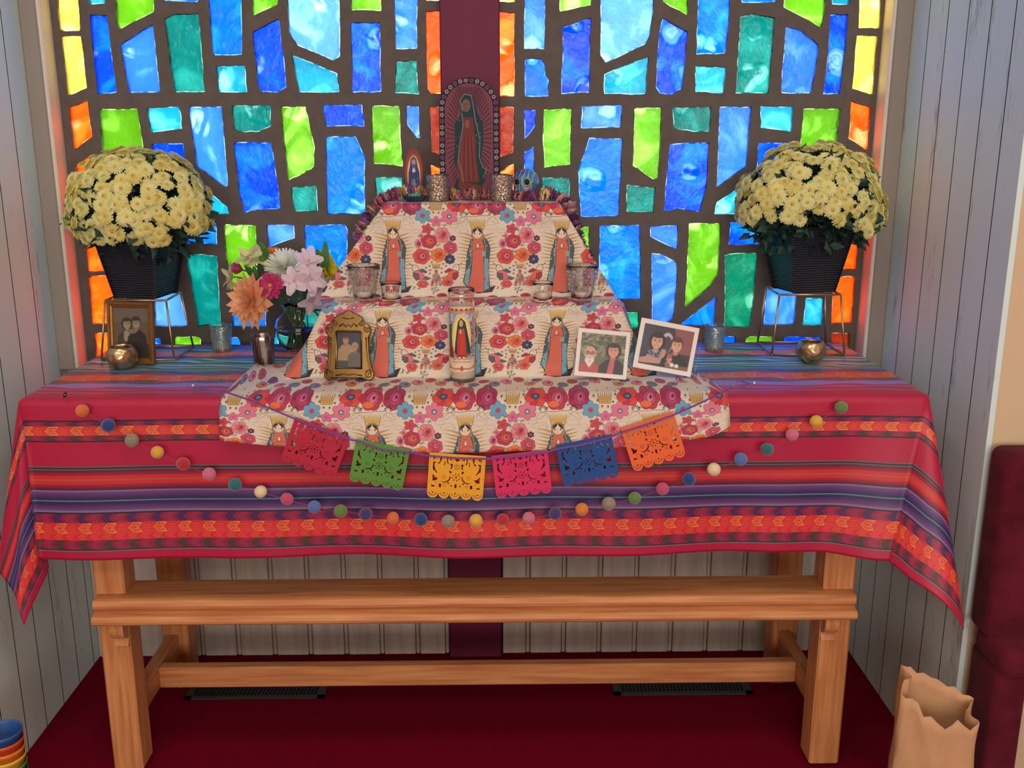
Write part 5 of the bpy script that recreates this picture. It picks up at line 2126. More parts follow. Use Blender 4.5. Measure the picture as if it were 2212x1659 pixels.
def woven():
    m, nt, out = new_mat('woven_planter')
    N, L = nt.nodes, nt.links
    b = N.new('ShaderNodeBsdfPrincipled'); inp(b, 'Roughness', .38); inp(b, 'Base Color', S(24, 28, 40))
    tc = N.new('ShaderNodeTexCoord')
    w1 = N.new('ShaderNodeTexWave'); w1.bands_direction = 'Z'; w1.inputs['Scale'].default_value = 52; w1.inputs['Distortion'].default_value = .6
    w2 = N.new('ShaderNodeTexWave'); w2.bands_direction = 'DIAGONAL'; w2.inputs['Scale'].default_value = 60; w2.inputs['Distortion'].default_value = .5
    L.new(tc.outputs['Object'], w1.inputs['Vector']); L.new(tc.outputs['Object'], w2.inputs['Vector'])
    ad = N.new('ShaderNodeMath'); ad.operation = 'MULTIPLY_ADD'; ad.inputs[1].default_value = .35
    L.new(w2.outputs[0], ad.inputs[0]); L.new(w1.outputs[0], ad.inputs[2])
    bp = N.new('ShaderNodeBump'); bp.inputs['Strength'].default_value = .7; bp.inputs['Distance'].default_value = .0025
    L.new(ad.outputs[0], bp.inputs['Height']); L.new(bp.outputs[0], b.inputs['Normal'])
    L.new(b.outputs[0], out.inputs[0])
    return m


M_woven = woven()
M_soil = mat('soil', S(52, 40, 32), .95, bump=.5, bscale=120)
M_petal = mat('pale_yellow_petal', S(248, 247, 196), .7, col2=S(242, 238, 160), scale=30)
M_petal2 = mat('butter_yellow_petal', S(248, 243, 172), .7, col2=S(240, 230, 138), scale=30)


def thin(m, fac=.4):
    """let a petal or leaf pass part of the light that falls on its back"""
    nt = m.node_tree
    out = [n for n in nt.nodes if n.type == 'OUTPUT_MATERIAL'][0]
    b = [n for n in nt.nodes if n.type == 'BSDF_PRINCIPLED'][0]
    t = nt.nodes.new('ShaderNodeBsdfTranslucent')
    src = b.inputs['Base Color']
    if src.links:
        nt.links.new(src.links[0].from_socket, t.inputs[0])
    else:
        t.inputs[0].default_value = src.default_value
    ms = nt.nodes.new('ShaderNodeMixShader')
    ms.inputs[0].default_value = fac
    nt.links.new(b.outputs[0], ms.inputs[1])
    nt.links.new(t.outputs[0], ms.inputs[2])
    nt.links.new(ms.outputs[0], out.inputs[0])
    return m


M_disc = mat('flower_disc', S(196, 164, 70), .8)


thin(M_petal); thin(M_petal2)


def mum_mesh(seed, layers, pm):
    r_ = random.Random(seed)
    m = MB()
    Rr = .0172
    for l in range(layers):
        up = .02 + .27 * l
        npet = 20 - 3 * l
        for i in range(npet):
            a = 2 * PI * (i + .5 * (l % 2)) / npet + r_.uniform(-.06, .06)
            L_ = Rr * (1 - .15 * l) * r_.uniform(.9, 1.08)
            d = Vector((math.cos(a) * math.cos(up), math.sin(a) * math.cos(up), math.sin(up)))
            s = Vector((-math.sin(a), math.cos(a), 0)) * .0029
            lift = Vector((0, 0, .0022))
            p0, p1, p2 = d * .004, d * L_ * .55 + lift, d * L_ + lift * .2
            m.add([p0 - s * .5, p0 + s * .5, p1 - s, p1 + s, p2 + s * .55, p2 - s * .55], [(0, 1, 3, 2), (2, 3, 4, 5)])
    m.mi = 1
    m.lathe([(.0040 if layers < 5 else .0024, .003), (.0036 if layers < 5 else .002, .0058), (0, .0068)], n=8, close=False)
    return m.mesh('flower', [pm, M_disc])


MUMS = [mum_mesh(i, 4 + i % 2, M_petal if i < 4 else M_petal2) for i in range(6)]


def wire_stand(lab, pf, pt):
    """pf: four bottom corners, pt: four top corners (front-left, front-right, back-right, back-left)"""
    c = sum((Vector(p) for p in pf), Vector()) / 4
    t = thing('wire_plant_stand', lab, 'plant stand', tuple(c), 'wire plant stands')
    for nm, ring in (('bottom_frame', pf), ('top_frame', pt)):
        b = MB()
        for i in range(4):
            b.tube([ring[i], ring[(i + 1) % 4]], .0028, 8)
            b.sphere(ring[i], .0030, 8, 6)
        b.build(nm, M_brass, t)
    for i in range(4):
        b = MB(); b.tube([pf[i], pt[i]], .0028, 8); b.build('leg', M_brass, t)
    return t


def potted_mum(lab, base, rot, wt, wb, h, dome_c, dome_r, nfl, seed, gap, zoff):
    r_ = random.Random(seed)
    t = thing('potted_chrysanthemum', lab, 'potted plant', base, 'potted chrysanthemums')
    # planter: tapered square with rolled rim and slightly arched foot
    M = Matrix.Rotation(rot, 4, 'Z')
    b = MB()

    def sq(w, z, rr=.006):
        o = []
        for sx, sy in ((-1, -1), (1, -1), (1, 1), (-1, 1)):
            for k in (0, 1):
                ax = (sx * (w / 2 - (rr if (k == (0 if sx * sy > 0 else 1)) else 0)), sy * (w / 2 - (rr if (k == (1 if sx * sy > 0 else 0)) else 0)))
                o.append(M @ Vector((ax[0], ax[1], z)))
        return o
    lv = [(wb, .0), (wb * 1.01, .004), (wt * .97, h - .02), (wt, h - .018), (wt * 1.015, h - .006), (wt, h), (wt * .9, h), (wt * .86, h - .03)]
    rings = [sq(w, z) for w, z in lv]
    vv = [p for r2 in rings for p in r2]
    ff = [(i * 8 + j, i * 8 + (j + 1) % 8, i * 8 + 8 + (j + 1) % 8, i * 8 + 8 + j) for i in range(len(lv) - 1) for j in range(8)]
    ff.append(tuple(range(8))[::-1])
    b.add(vv, ff)
    pot = b.build('planter', M_woven, t, (0, 0, 0))
    b = MB(); b.add(sq(wt * .88, h - .025), [tuple(range(8))]); b.build('soil', M_soil, pot, (0, 0, 0))
    # leafy mass
    b = MB()
    dc = Vector(dome_c)
    for i in range(900):
        v = Vector((r_.gauss(0, 1), r_.gauss(0, 1), r_.gauss(0, 1))).normalized()
        q_ = r_.uniform(.45, .97 if v.z < 0 else .90)
        p = dc + Vector((v.x * dome_r[0], v.y * dome_r[1], v.z * dome_r[2] * (1 if v.z > 0 else .80))) * q_
        a = Vector((v.x + r_.uniform(-.6, .6), v.y + r_.uniform(-.6, .6), v.z * .5 + r_.uniform(-.6, .4))).normalized()
        s = a.cross(Vector((r_.uniform(-1, 1), r_.uniform(-1, 1), r_.uniform(-1, 1)))).normalized()
        L_, w_ = r_.uniform(.024, .046), r_.uniform(.009, .016)
        n_ = a.cross(s) * .003
        b.add([p, p + a * L_ * .35 + s * w_ + n_, p + a * L_ * .62 + s * w_ * .55, p + a * L_, p + a * L_ * .62 - s * w_ * .55, p + a * L_ * .35 - s * w_ + n_, p + a * L_ * .5 - n_],
              [(0, 1, 6), (1, 2, 6), (2, 3, 6), (3, 4, 6), (4, 5, 6), (5, 0, 6)])
    for i in range(14):
        a = r_.uniform(0, 2 * PI); q_ = r_.uniform(0, .035)
        tip = dc + Vector((math.cos(a) * dome_r[0] * .7, math.sin(a) * dome_r[1] * .7, dome_r[2] * .3))
        b.tube([(q_ * math.cos(a), q_ * math.sin(a), h - .03), tip], .0022, 5)
    fo = b.build('foliage', M_leaf, t, (0, 0, 0))
    fo['kind'] = 'stuff'
    ga = PI * (3 - math.sqrt(5))
    for i in range(nfl):
        zz = 1 - 1.48 * (i + .5) / nfl
        rr = math.sqrt(max(0, 1 - zz * zz))
        a = ga * i + r_.uniform(-.12, .12)
        v = Vector((rr * math.cos(a), rr * math.sin(a), zz + r_.uniform(-.04, .04)))
        if gap(v, r_):
            continue
        q_ = r_.uniform(.93, 1.05)
        p = dc + Vector((v.x * dome_r[0], v.y * dome_r[1], v.z * dome_r[2] * (1 if v.z > 0 else .85))) * q_
        nrm = Vector((v.x / dome_r[0], v.y / dome_r[1], v.z / dome_r[2] * .9)).normalized()
        nrm = (nrm + Vector((r_.uniform(-.25, .25), r_.uniform(-.3, .15), r_.uniform(-.15, .3)))).normalized()
        o = link('flower', MUMS[r_.randrange(6)], t)
        o.location = p
        o.rotation_euler = (nrm.to_track_quat('Z', 'Y') @ Quaternion((0, 0, 1), r_.uniform(0, 6))).to_euler()
        s = r_.uniform(1.0, 1.3)
        o.scale = (s, s, s)
    return t


ZT = TZ + .003
stL = wire_stand('thin gold wire stand behind the old wooden photo frame',
                 [(-.915, -.268, ZT), (-.735, -.270, ZT), (-.736, -.108, ZT), (-.912, -.106, ZT)],
                 [(-.898, -.252, 1.106), (-.748, -.254, 1.106), (-.752, -.124, 1.106), (-.894, -.122, 1.106)])
stR = wire_stand('thin gold wire stand behind the gold bowl, nothing under it',
                 [(.762, -.235, ZT), (.945, -.243, ZT), (.948, -.085, ZT), (.766, -.080, ZT)],
                 [(.778, -.214, 1.110), (.932, -.218, 1.110), (.930, -.100, 1.110), (.776, -.096, 1.110)])
potted_mum('pale yellow chrysanthemum in a dark planter on the stand with the wooden frame', (-.818, -.190, 1.110), R(-11), .172, .116, .170,
           (.006, 0, .205), (.168, .150, .150), 300, 3,
           lambda v, r_: (v.z < -.46) or (v.x > .62 and v.z < -.28) or (v.y > .55 and v.z < .1) or r_.random() < .05, 0)
potted_mum('pale yellow chrysanthemum in a dark planter on the stand above the empty wire legs', (.857, -.150, 1.114), R(12), .176, .122, .165,
           (.002, 0, .205), (.182, .150, .158), 310, 5,
           lambda v, r_: (v.z < -.38) or (v.y < -.35 and abs(v.x - .02) < .36 and v.z < -.0 and not (v.x > .08 and v.x < .30 and v.z > -.26 and r_.random() < .6)) or (v.y > .55 and v.z < .1) or (v.x < -.4 and v.z < -.2) or r_.random() < .05, 0)

# ------------------------------------------------------------------ the bouquet: a clear vase, and each flower a stem of its own
VX, VY = -.445, -.150
t = thing('glass_vase', 'round clear glass vase with a ruffled rim holding the mixed bouquet', 'vase', (VX, VY, TZ))
b = MB()
pf = [(.030, 0), (.034, .002), (.052, .020), (.062, .042), (.064, .060), (.058, .082), (.044, .100), (.038, .110), (.040, .118), (.050, .128),
      (.048, .129), (.0375, .119), (.0355, .110), (.0415, .099), (.0555, .081), (.0615, .060), (.0595, .043), (.050, .022), (.032, .007), (0, .006)]
b.lathe(pf, n=40)
vs2 = []
for (x, y, z) in b.v:
    if z > .112:
        a = math.atan2(y, x)
        k = (z - .112) / .017
        z += .0035 * k * math.sin(a * 9)
        x *= 1 + .05 * k * math.cos(a * 9); y *= 1 + .05 * k * math.cos(a * 9)
    vs2.append((x, y, z))
b.v = vs2
b.build('bowl', glass('vase_glass', (.97, .99, 1, 1), .01, 1.22), t, (0, 0, 0))
b = MB(); b.lathe([(.031, .0075), (.0495, .0225), (.059, .0435), (.061, .0600), (.0605, .0605), (0, .0605)], n=36); b.build('water', M_water, t, (0, 0, 0))
M_stem = mat('green_stem', S(72, 104, 56), .6, var=.2, scale=40)
M_lvl = thin(mat('fresh_leaf', S(96, 146, 70), .55, var=.25, scale=40), .4)


def petal(m, d, side, nrm, L_, w, curl, n=4, tip=.15, cup=.0):
    d, side, nrm = Vector(d), Vector(side), Vector(nrm)
    vs, fs = [], []
    for i in range(n + 1):
        f = i / n
        wd = w * (math.sin(PI * min(1, (.12 + .88 * f) * (1 - tip * f))) ** .8)
        c = d * (L_ * f) + nrm * (curl * L_ * f * f)
        e = nrm * (cup * wd)
        vs += [c - side * wd + e, c, c + side * wd + e]
    for i in range(n):
        k = i * 3
        fs += [(k, k + 1, k + 4, k + 3), (k + 1, k + 2, k + 5, k + 4)]
    m.add(vs, fs, True)


def head(layers, centre=None):
    """layers: (count, tilt up, length, width, curl, tip, cup, z)"""
    m = MB()
    for (n, up, L_, w, curl, tip, cp, z0) in layers:
        ph0 = rnd.uniform(0, 6)
        for i in range(n):
            a = ph0 + 2 * PI * i / n + rnd.uniform(-.08, .08)
            u = up + rnd.uniform(-.07, .07)
            d = Vector((math.cos(a) * math.cos(u), math.sin(a) * math.cos(u), math.sin(u)))
            nn = Vector((-math.cos(a) * math.sin(u), -math.sin(a) * math.sin(u), math.cos(u)))
            s = Vector((-math.sin(a), math.cos(a), 0))
            n0 = len(m.v)
            petal(m, d, s, nn, L_ * rnd.uniform(.9, 1.08), w, curl, 4, tip, cp)
            for k in range(n0, len(m.v)):
                x, y, z = m.v[k]
                m.v[k] = (x, y, z + z0)
    return m


def flower(name, label, cat, px, depth, face, hm, mats, group=None, root=None, leaf=0, centre=None, scale=1.28, disc=None):
    p = P(px[0], px[1], 1, depth)
    root = root or (VX + rnd.uniform(-.028, .028), VY + rnd.uniform(-.028, .028), TZ + .010)
    t = thing(name, label, cat, tuple(p), group)
    nrm = Vector(face).normalized()
    o = link('petals', hm.mesh('petals', mats), t)
    o.rotation_euler = (nrm.to_track_quat('Z', 'Y') @ Quaternion((0, 0, 1), rnd.uniform(0, 6))).to_euler()
    o.scale = (scale,) * 3
    if disc:
        b = MB(); b.sphere((0, 0, disc[1]), disc[0], 12, 8, (1, 1, .6))
        d_ = b.build('flower_centre', disc[2], t, (0, 0, 0)); d_.rotation_euler = o.rotation_euler
    neck = Vector((VX + (root[0] - VX) * -.4 + (p.x - VX) * .22, VY + (p.y - VY) * .22, TZ + .118))
    b = MB()
    b.tube([p - nrm * .002, p - nrm * .02, (p - nrm * .03).lerp(neck, .5) + Vector((0, 0, .004)), neck, Vector(root)], .0021, 6)
    st = b.build('stem', M_stem, t)
    for i in range(leaf):
        q_ = (p - nrm * .03).lerp(neck, rnd.uniform(.1, .7))
        a = rnd.uniform(0, 2 * PI)
        d = Vector((math.cos(a), math.sin(a), rnd.uniform(.2, .9))).normalized()
        b = MB(); petal(b, d, d.cross(Vector((0, 0, 1))).normalized(), Vector((0, 0, 1)), rnd.uniform(.035, .055), .009, -.25, 5, .1, .2)
        b.v = [(x + q_.x, y + q_.y, z + q_.z) for x, y, z in b.v]
        b.build('leaf', M_lvl, t)
    return t


def pm(name, c, c2=None):
    return thin(mat(name, c, .6, col2=c2, scale=60) if c2 else mat(name, c, .6, var=.08, scale=60), .3)


flower('dahlia', 'large peach dahlia with layered pointed petals, drooping lowest in the bouquet', 'flower', (545, 650), -.205, (-.55, -.75, .15),
       head([(16, -.2, .058, .0115, .22, .0, .25, 0), (15, .12, .055, .011, .16, .0, .3, .002), (13, .45, .047, .010, .12, .0, .35, .004), (10, .8, .038, .009, .1, .02, .4, .006), (8, 1.15, .028, .007, .1, .02, .4, .008)]),
       pm('peach_petal', S(250, 178, 134), S(250, 206, 160)), leaf=1)
flower('zinnia', 'magenta zinnia with a golden centre at the front of the bouquet', 'flower', (585, 617), -.225, (-.15, -.95, .25),
       head([(15, .05, .027, .0062, -.05, .1, .15, 0), (13, .25, .022, .0056, -.05, .1, .15, .002), (10, .5, .014, .0045, 0, .1, .15, .003)]),
       pm('magenta_petal', S(186, 40, 104), S(206, 62, 126)), disc=(.0058, .006, mat('zinnia_centre', S(196, 130, 60), .8)), leaf=1)
flower('pink_bud', 'small tight pink flower bud high at the outer side of the bouquet', 'flower', (523, 583), -.195, (-.6, -.7, .3),
       head([(12, 1.0, .022, .0042, .1, .2, .3, 0), (10, 1.25, .021, .004, .05, .2, .3, .001), (9, .7, .017, .005, .1, .2, .3, -.001)]),
       pm('dusty_pink_petal', S(214, 112, 150)), leaf=1)
flower('spider_chrysanthemum', 'white spider chrysanthemum with long thin petals in the middle of the bouquet', 'flower', (618, 582), -.165, (-.05, -.62, .75),
       head([(32, .1, .043, .0038, .15, .12, .3, 0), (30, .4, .042, .0037, .15, .12, .3, .002), (26, .75, .038, .0035, .1, .12, .3, .003), (20, 1.1, .033, .0034, .05, .12, .3, .004)]),
       pm('greenish_white_petal', S(240, 246, 232)), leaf=1)
M_alw = pm('white_pink_petal', S(244, 232, 236), S(236, 206, 220))
M_aly = pm('pale_yellow_lily_petal', S(240, 236, 178), S(226, 228, 160))
alst = [(5, .45, .032, .0105, -.25, .1, .2, 0), (3, .75, .028, .0065, -.1, .1, .2, .002)]
for k, (px, py, dp, fc, lab) in enumerate((
        ((667, 565, -.175, (.1, -.75, .5), 'white and pink lily-like flower at the top of the bouquet, nearest the shrine')),
        ((672, 603, -.205, (.35, -.85, .1), 'white and pink lily-like flower facing out below the topmost pink one')),
        ((637, 607, -.215, (-.1, -.9, .15), 'white and pink lily-like flower between the magenta zinnia and the other lilies')),
        ((672, 648, -.195, (.45, -.7, -.45), 'white and pink lily-like flower drooping over the vase rim')),
        ((690, 618, -.180, (.75, -.55, .0), 'white and pink lily-like flower leaning furthest toward the shrine cloth')))):
    flower('alstroemeria', lab, 'flower', (px, py), dp, fc, head(alst), M_alw, 'white and pink lily-like flowers', leaf=1 if k < 4 else 0, disc=(.003, .008, M_disc))
for k, (px, py, dp, fc, lab) in enumerate((
        ((540, 556, -.150, (-.3, -.5, .75), 'pale yellow lily-like flower rising at the top of the bouquet')),
        ((562, 562, -.140, (.1, -.5, .8), 'pale yellow lily-like flower beside the orange marigold')),
        ((504, 598, -.170, (-.85, -.45, .2), 'pale yellow lily-like flower reaching out past the pink bud')))):
    flower('alstroemeria', lab, 'flower', (px, py), dp, fc, head(alst), M_aly, 'pale yellow lily-like flowers', leaf=1, disc=(.003, .008, M_disc))
flower('marigold', 'orange marigold at the back of the bouquet', 'flower', (592, 558), -.120, (.1, -.6, .7),
       head([(14, .1, .028, .0065, -.2, .05, .3, 0), (13, .45, .025, .006, -.2, .05, .3, .002), (11, .8, .020, .0055, -.2, .05, .3, .004), (8, 1.2, .013, .005, -.1, .05, .3, .006)]),
       pm('orange_petal', S(236, 150, 70), S(226, 120, 50)))
for px, py, dp, lab in ((711, 590, -.140, 'yellow chrysanthemum tucked low beside the shrine cloth'), (694, 566, -.125, 'yellow chrysanthemum behind the white lilies, upper one')):
    flower('yellow_chrysanthemum', lab, 'flower', (px, py), dp, (.5, -.7, .4),
           head([(16, .1, .026, .0048, .1, .1, .3, 0), (14, .45, .023, .0045, .1, .1, .3, .002), (11, .85, .018, .004, .1, .1, .3, .003)]),
           pm('bright_yellow_petal', S(232, 214, 40)), 'yellow chrysanthemums in the bouquet', leaf=1)
# loose foliage sprays
for k, (px, py, lab) in enumerate(((578, 545, 'broad upright green leaf spray between the yellow and orange flowers'), (703, 560, 'slender green leaf spray beside the yellow flowers'), (552, 598, 'dark green leaf spray under the pink bud'))):
    p = P(px, py, 1, -.15)
    t = thing('leaf_spray', lab, 'leaf', tuple(p), 'green leaf sprays in the bouquet')
    for j in range(4):
        d = Vector((rnd.uniform(-.5, .5), rnd.uniform(-.5, .1), rnd.uniform(.4, 1))).normalized()
        s = d.cross(Vector((0, 1, 0))).normalized()
        b = MB(); petal(b, d, s, s.cross(d), rnd.uniform(.04, .06), .0085, .1, 5, .1, .2)
        q_ = p + Vector((0, 0, -.012 * j - .01))
        b.v = [(x + q_.x, y + q_.y, z + q_.z) for x, y, z in b.v]
        b.build('leaf', M_lvl, t)
    b = MB(); b.tube([p, p.lerp(Vector((VX, VY, TZ + .118)), .5), Vector((VX + .01 * k, VY, TZ + .118)), Vector((VX - .02 + .02 * k, VY + .01, TZ + .012))], .0018, 6); b.build('stem', M_stem, t)
# ------------------------------------------------------------------ cut-out felt bunting on a purple ribbon
FW, FH = .122, .102
out = [(0, 0), (1, 0), (1, -.74)]
cen = [.9, .7, .5, .3, .1]
out[2] = (1, -.85)
for c in cen:
    for i in range(9):
        a = -.04 - (PI - .08) * i / 8
        out.append((c + .0985 * math.cos(a), -.86 + .115 * math.sin(a)))
out.append((0, -.85))
holes = []


def slots(cx, cy, r0, r1, n, w, a0=0.0, a1=2 * PI, dot=0.0):
    for i in range(n):
        a = a0 + (a1 - a0) * (i if abs(a1 - a0 - 2 * PI) < 1e-6 else i + .5) / n
        c, s = math.cos(a), math.sin(a)
        m = (r0 + r1) / 2 + (r1 - r0) * .15
        holes.append([(cx + c * r0, cy + s * r0), (cx + c * m - s * w, cy + s * m + c * w), (cx + c * r1, cy + s * r1), (cx + c * m + s * w, cy + s * m - c * w)])
    if dot:
        holes.append([(cx + dot * math.cos(2 * PI * i / 7), cy + dot * math.sin(2 * PI * i / 7)) for i in range(7)])


def mir(p):
    holes.append(p)
    holes.append([(1 - x, y) for x, y in p[::-1]])


for k, c in enumerate(cen):
    slots(c, -.855, .036, .086 if k in (0, 4) else .078, 7 if k in (0, 4) else 6, .010, PI - .1, 2 * PI + .1, .017)
slots(.5, -.50, .035, .092, 8, .012, .2, .2 + 2 * PI, .020)
slots(.5, -.275, .022, .066, 8, .010, .2, .2 + 2 * PI, .012)
for x in (.28, .72):
    slots(x, -.505, .016, .048, 6, .008, 0, 2 * PI, .008)
for x in (.30, .70):
    slots(x, -.685, .014, .040, 6, .007, .3, .3 + 2 * PI, .006)
for x in (.425, .575):
    holes.append([(x + .018 * math.cos(2 * PI * i / 7), -.69 + .018 * math.sin(2 * PI * i / 7)) for i in range(7)])
holes.append([(.482, -.735), (.518, -.735), (.514, -.69), (.525, -.67), (.51, -.645), (.49, -.645), (.475, -.67), (.486, -.69)])
holes.append([(.5, -.165), (.462, -.125), (.462, -.10), (.48, -.09), (.5, -.108), (.52, -.09), (.538, -.10), (.538, -.125)])
mir([(.075, -.08), (.13, -.08), (.11, -.13), (.09, -.11), (.085, -.16), (.075, -.16)])
mir([(.19, -.08), (.235, -.08), (.215, -.17), (.19, -.225), (.155, -.235), (.17, -.20), (.20, -.17)])
mir([(.075, -.20), (.11, -.185), (.13, -.20), (.10, -.23), (.105, -.30), (.125, -.36), (.16, -.42), (.145, -.43), (.10, -.37), (.075, -.36)])
mir([(.07, -.47), (.10, -.47), (.125, -.52), (.175, -.53), (.165, -.57), (.13, -.60), (.075, -.60), (.085, -.55)])
mir([(.21, -.595), (.27, -.61), (.33, -.595), (.375, -.545), (.385, -.48), (.40, -.48), (.398, -.555), (.35, -.615), (.28, -.635)])
mir([(.315, -.085), (.335, -.085), (.335, -.17), (.355, -.215), (.34, -.23), (.318, -.18)])
mir([(.37, -.085), (.42, -.085), (.42, -.10), (.395, -.10), (.395, -.12), (.415, -.12), (.415, -.135), (.37, -.135)])
mir([(.375, -.22), (.41, -.205), (.43, -.23), (.415, -.27), (.42, -.31), (.385, -.34), (.40, -.27)])
mir([(.365, -.37), (.40, -.365), (.415, -.40), (.39, -.43), (.375, -.40)])
mir([(.195, -.655), (.245, -.655), (.24, -.69), (.245, -.735), (.195, -.735), (.205, -.69)])
mir([(.065, -.68), (.09, -.70), (.13, -.695), (.12, -.735), (.07, -.735)])
mir([(.34, -.63), (.375, -.615), (.39, -.64), (.36, -.655)])
mir([(.285, -.20), (.30, -.215), (.27, -.255), (.26, -.24)])
mir([(.285, -.16), (.30, -.17), (.285, -.20), (.27, -.185)])
for i in range(1):
    mir([(.15 + i * .028, -.615 - i * .016), (.16 + i * .028, -.62 - i * .016), (.15 + i * .03, -.65 - i * .012), (.14 + i * .03, -.645 - i * .012)])
fme = plate_mesh('flag', [(x * FW, y * FH) for x, y in out], [[(x * FW, y * FH) for x, y in h_] for h_ in holes], -.0009, .0009)

M_ribbon = mat('purple_ribbon', S(112, 66, 156), .5, sheen=.3)
YB = -.668
FLAGS = [((638, 901), (756, 944), (723, 1028), (611, 996), S(188, 40, 70), 'crimson'), ((770, 948), (886, 971), (868, 1062), (755, 1039), S(92, 152, 66), 'green'),
         ((928, 977), (1050, 986), (1039, 1081), (924, 1074), S(240, 172, 46), 'golden yellow'), ((1062, 985), (1183, 972), (1191, 1069), (1073, 1077), S(222, 50, 106), 'hot pink'),
         ((1200, 962), (1321, 938), (1336, 1031), (1222, 1052), S(34, 84, 156), 'blue'), ((1340, 925), (1454, 889), (1481, 990), (1373, 1019), S(240, 112, 60), 'orange')]
c0 = P(1000, 980, 1, YB)
bunting = thing('cut_out_bunting', 'string of six cut-out felt flags on purple ribbon across the table front', 'bunting', tuple(c0))
for i, (tl, tr, br, bl, col, nm) in enumerate(FLAGS):
    A, B, D = P(*tl, 1, YB), P(*tr, 1, YB), P(*bl, 1, YB)
    me = fme.copy()
    me.name = 'flag'
    me.materials.append(mat('felt_' + nm.replace(' ', '_'), col, .95, var=.08, scale=300, sheen=.3, bump=.2, bscale=900))
    o = link('flag', me, bunting)
    o['label'] = nm + ' felt flag with cut-out birds and flowers'
    o.location = A - c0
    ex, ez = (B - A), (A - D)
    sx, sz = ex.length / FW, ez.length / (FH * .975)
    o.rotation_euler = (0, -math.atan2(ex.z, ex.x), 0)
    o.scale = (sx, 1, sz)
rp_ = [(415, 839, 'top', -.55), (432, 834, 'top', -.56), (460, 842, 'top', -.585), (485, 846, 'y', -.640), (545, 866, 'y', -.660), (640, 906, 'y', -.671), (700, 930, 'y', -.6715), (757, 950, 'y', -.671), (775, 954, 'y', -.671), (830, 972, 'y', -.6715), (886, 977, 'y', -.671),
       (930, 985, 'y', -.671), (990, 990, 'y', -.6715), (1050, 991, 'y', -.671), (1066, 990, 'y', -.671), (1120, 984, 'y', -.6715), (1183, 976, 'y', -.671), (1202, 970, 'y', -.671), (1260, 960, 'y', -.6715), (1321, 944, 'y', -.671), (1342, 934, 'y', -.671),
       (1400, 916, 'y', -.6715), (1456, 896, 'y', -.670), (1510, 872, 'y', -.664), (1560, 848, 'y', -.652), (1582, 834, 'y', -.640)]
rpts = [P(x, y, 1, d) for x, y, k, d in rp_ if k == 'y']
tp0 = [(-.603, -.545, TZ + .003), (-.585, -.57, TZ + .006), (-.555, -.600, TZ + .010)]
tp1 = [(.585, -.585, TZ + .014), (.60, -.56, TZ + .016), (.632, -.545, TZ + .003)]
b = MB(); b.ribbon([Vector(p) for p in tp0] + rpts + [Vector(p) for p in tp1], .0042, .0005); b.build('ribbon', M_ribbon, bunting)
b = MB(); b.ribbon([Vector(p) for p in ((-.603, -.545, TZ + .002), (-.60, -.575, TZ + .004), (-.57, -.60, TZ + .006), (-.55, -.602, TZ + .010))], .003, .0005)
b.ribbon([Vector(p) for p in ((.632, -.545, TZ + .003), (.61, -.585, TZ + .006), (.595, -.600, TZ + .012))], .003, .0005)
b.build('ribbon_loop', M_ribbon, bunting)
# pins that hold it
M_pinw = mat('pearl_pin', S(226, 220, 226), .3)
M_pinb = mat('pin_steel', S(180, 176, 170), .3, metal=1)
for x, y, lab in ((-.608, -.545, 'white pin holding the purple ribbon on the bouquet side'), (.638, -.545, 'white pin holding the purple ribbon on the photo print side')):
    t = thing('pin', lab, 'pin', (x, y, TZ - .002), 'white pins holding the ribbon')
    b = MB(); b.tube([(0, 0, 0), (.0, 0, .007)], .0006, 6); b.build('needle', M_pinb, t, (0, 0, 0))
    b = MB(); b.sphere((0, 0, .0085), .0028, 10, 8); b.build('pin_head', M_pinw, t, (0, 0, 0))
p = P(140, 854, 1, -.632)
t = thing('gold_charm', 'small gold charm pinned near the table cloth corner above the felt balls', 'pin', tuple(p))
b = MB(); b.sphere((0, 0, 0), .0042, 10, 8, (1, .8, 1)); b.sphere((.002, -.001, .0065), .0032, 10, 8); b.build('charm', M_gold, t, (0, 0, 0))
b = MB(); b.tube([(0, .004, -.002), (-.004, 0, -.007)], .0012, 6); b.build('clasp', M_gold, t, (0, 0, 0))

# ------------------------------------------------------------------ felt ball garland
BALLS = """178,887 O|234,919 N|285,951 H|340,977 Y|396,1002 R|452,1024 P|508,1047 T|563,1062 W|620,1078 M|679,1095 L|736,1104 G|790,1110 I|849,1119 O|909,1122 N|968,1126 H|1028,1124 Y|1086,1122 R|1142,1119 P|1199,1109 I|1257,1100 A|1315,1088 H|1371,1076 G|1431,1056 M|1488,1035 N|1542,1014 W|1600,992 L|1657,970 T|1711,939 P|1763,910 Y|1817,880 G"""
BC = {'O': (S(226, 112, 44), 'orange'), 'A': (S(230, 134, 40), 'amber orange'), 'N': (S(34, 64, 136), 'navy blue'), 'H': (S(148, 138, 124), 'grey'), 'Y': (S(228, 176, 62), 'yellow'), 'R': (S(186, 36, 56), 'red'),
      'P': (S(214, 110, 146), 'pink'), 'T': (S(34, 112, 120), 'teal'), 'W': (S(240, 218, 178), 'cream'), 'M': (S(200, 76, 116), 'deep pink'), 'L': (S(84, 116, 186), 'light blue'), 'G': (S(98, 138, 66), 'green'), 'I': (S(66, 54, 116), 'indigo')}
BM = {k: mat('felt_ball_' + v[1].replace(' ', '_'), v[0], 1.0, var=.12, scale=160, sheen=.5, bump=.5, bscale=500) for k, v in BC.items()}
gp = []
for s in BALLS.split('|'):
    xy, c = s.split()
    x, y = map(float, xy.split(','))
    dep = -.652 - .022 * max(0, (y - 880) / 250)
    gp.append((P(x, y, 1, dep), c))
ball_g = thing('felt_ball_garland', 'long garland of thirty coloured felt balls swagged across the tablecloth', 'garland', tuple(gp[15][0]))
b = MB()
sp = []
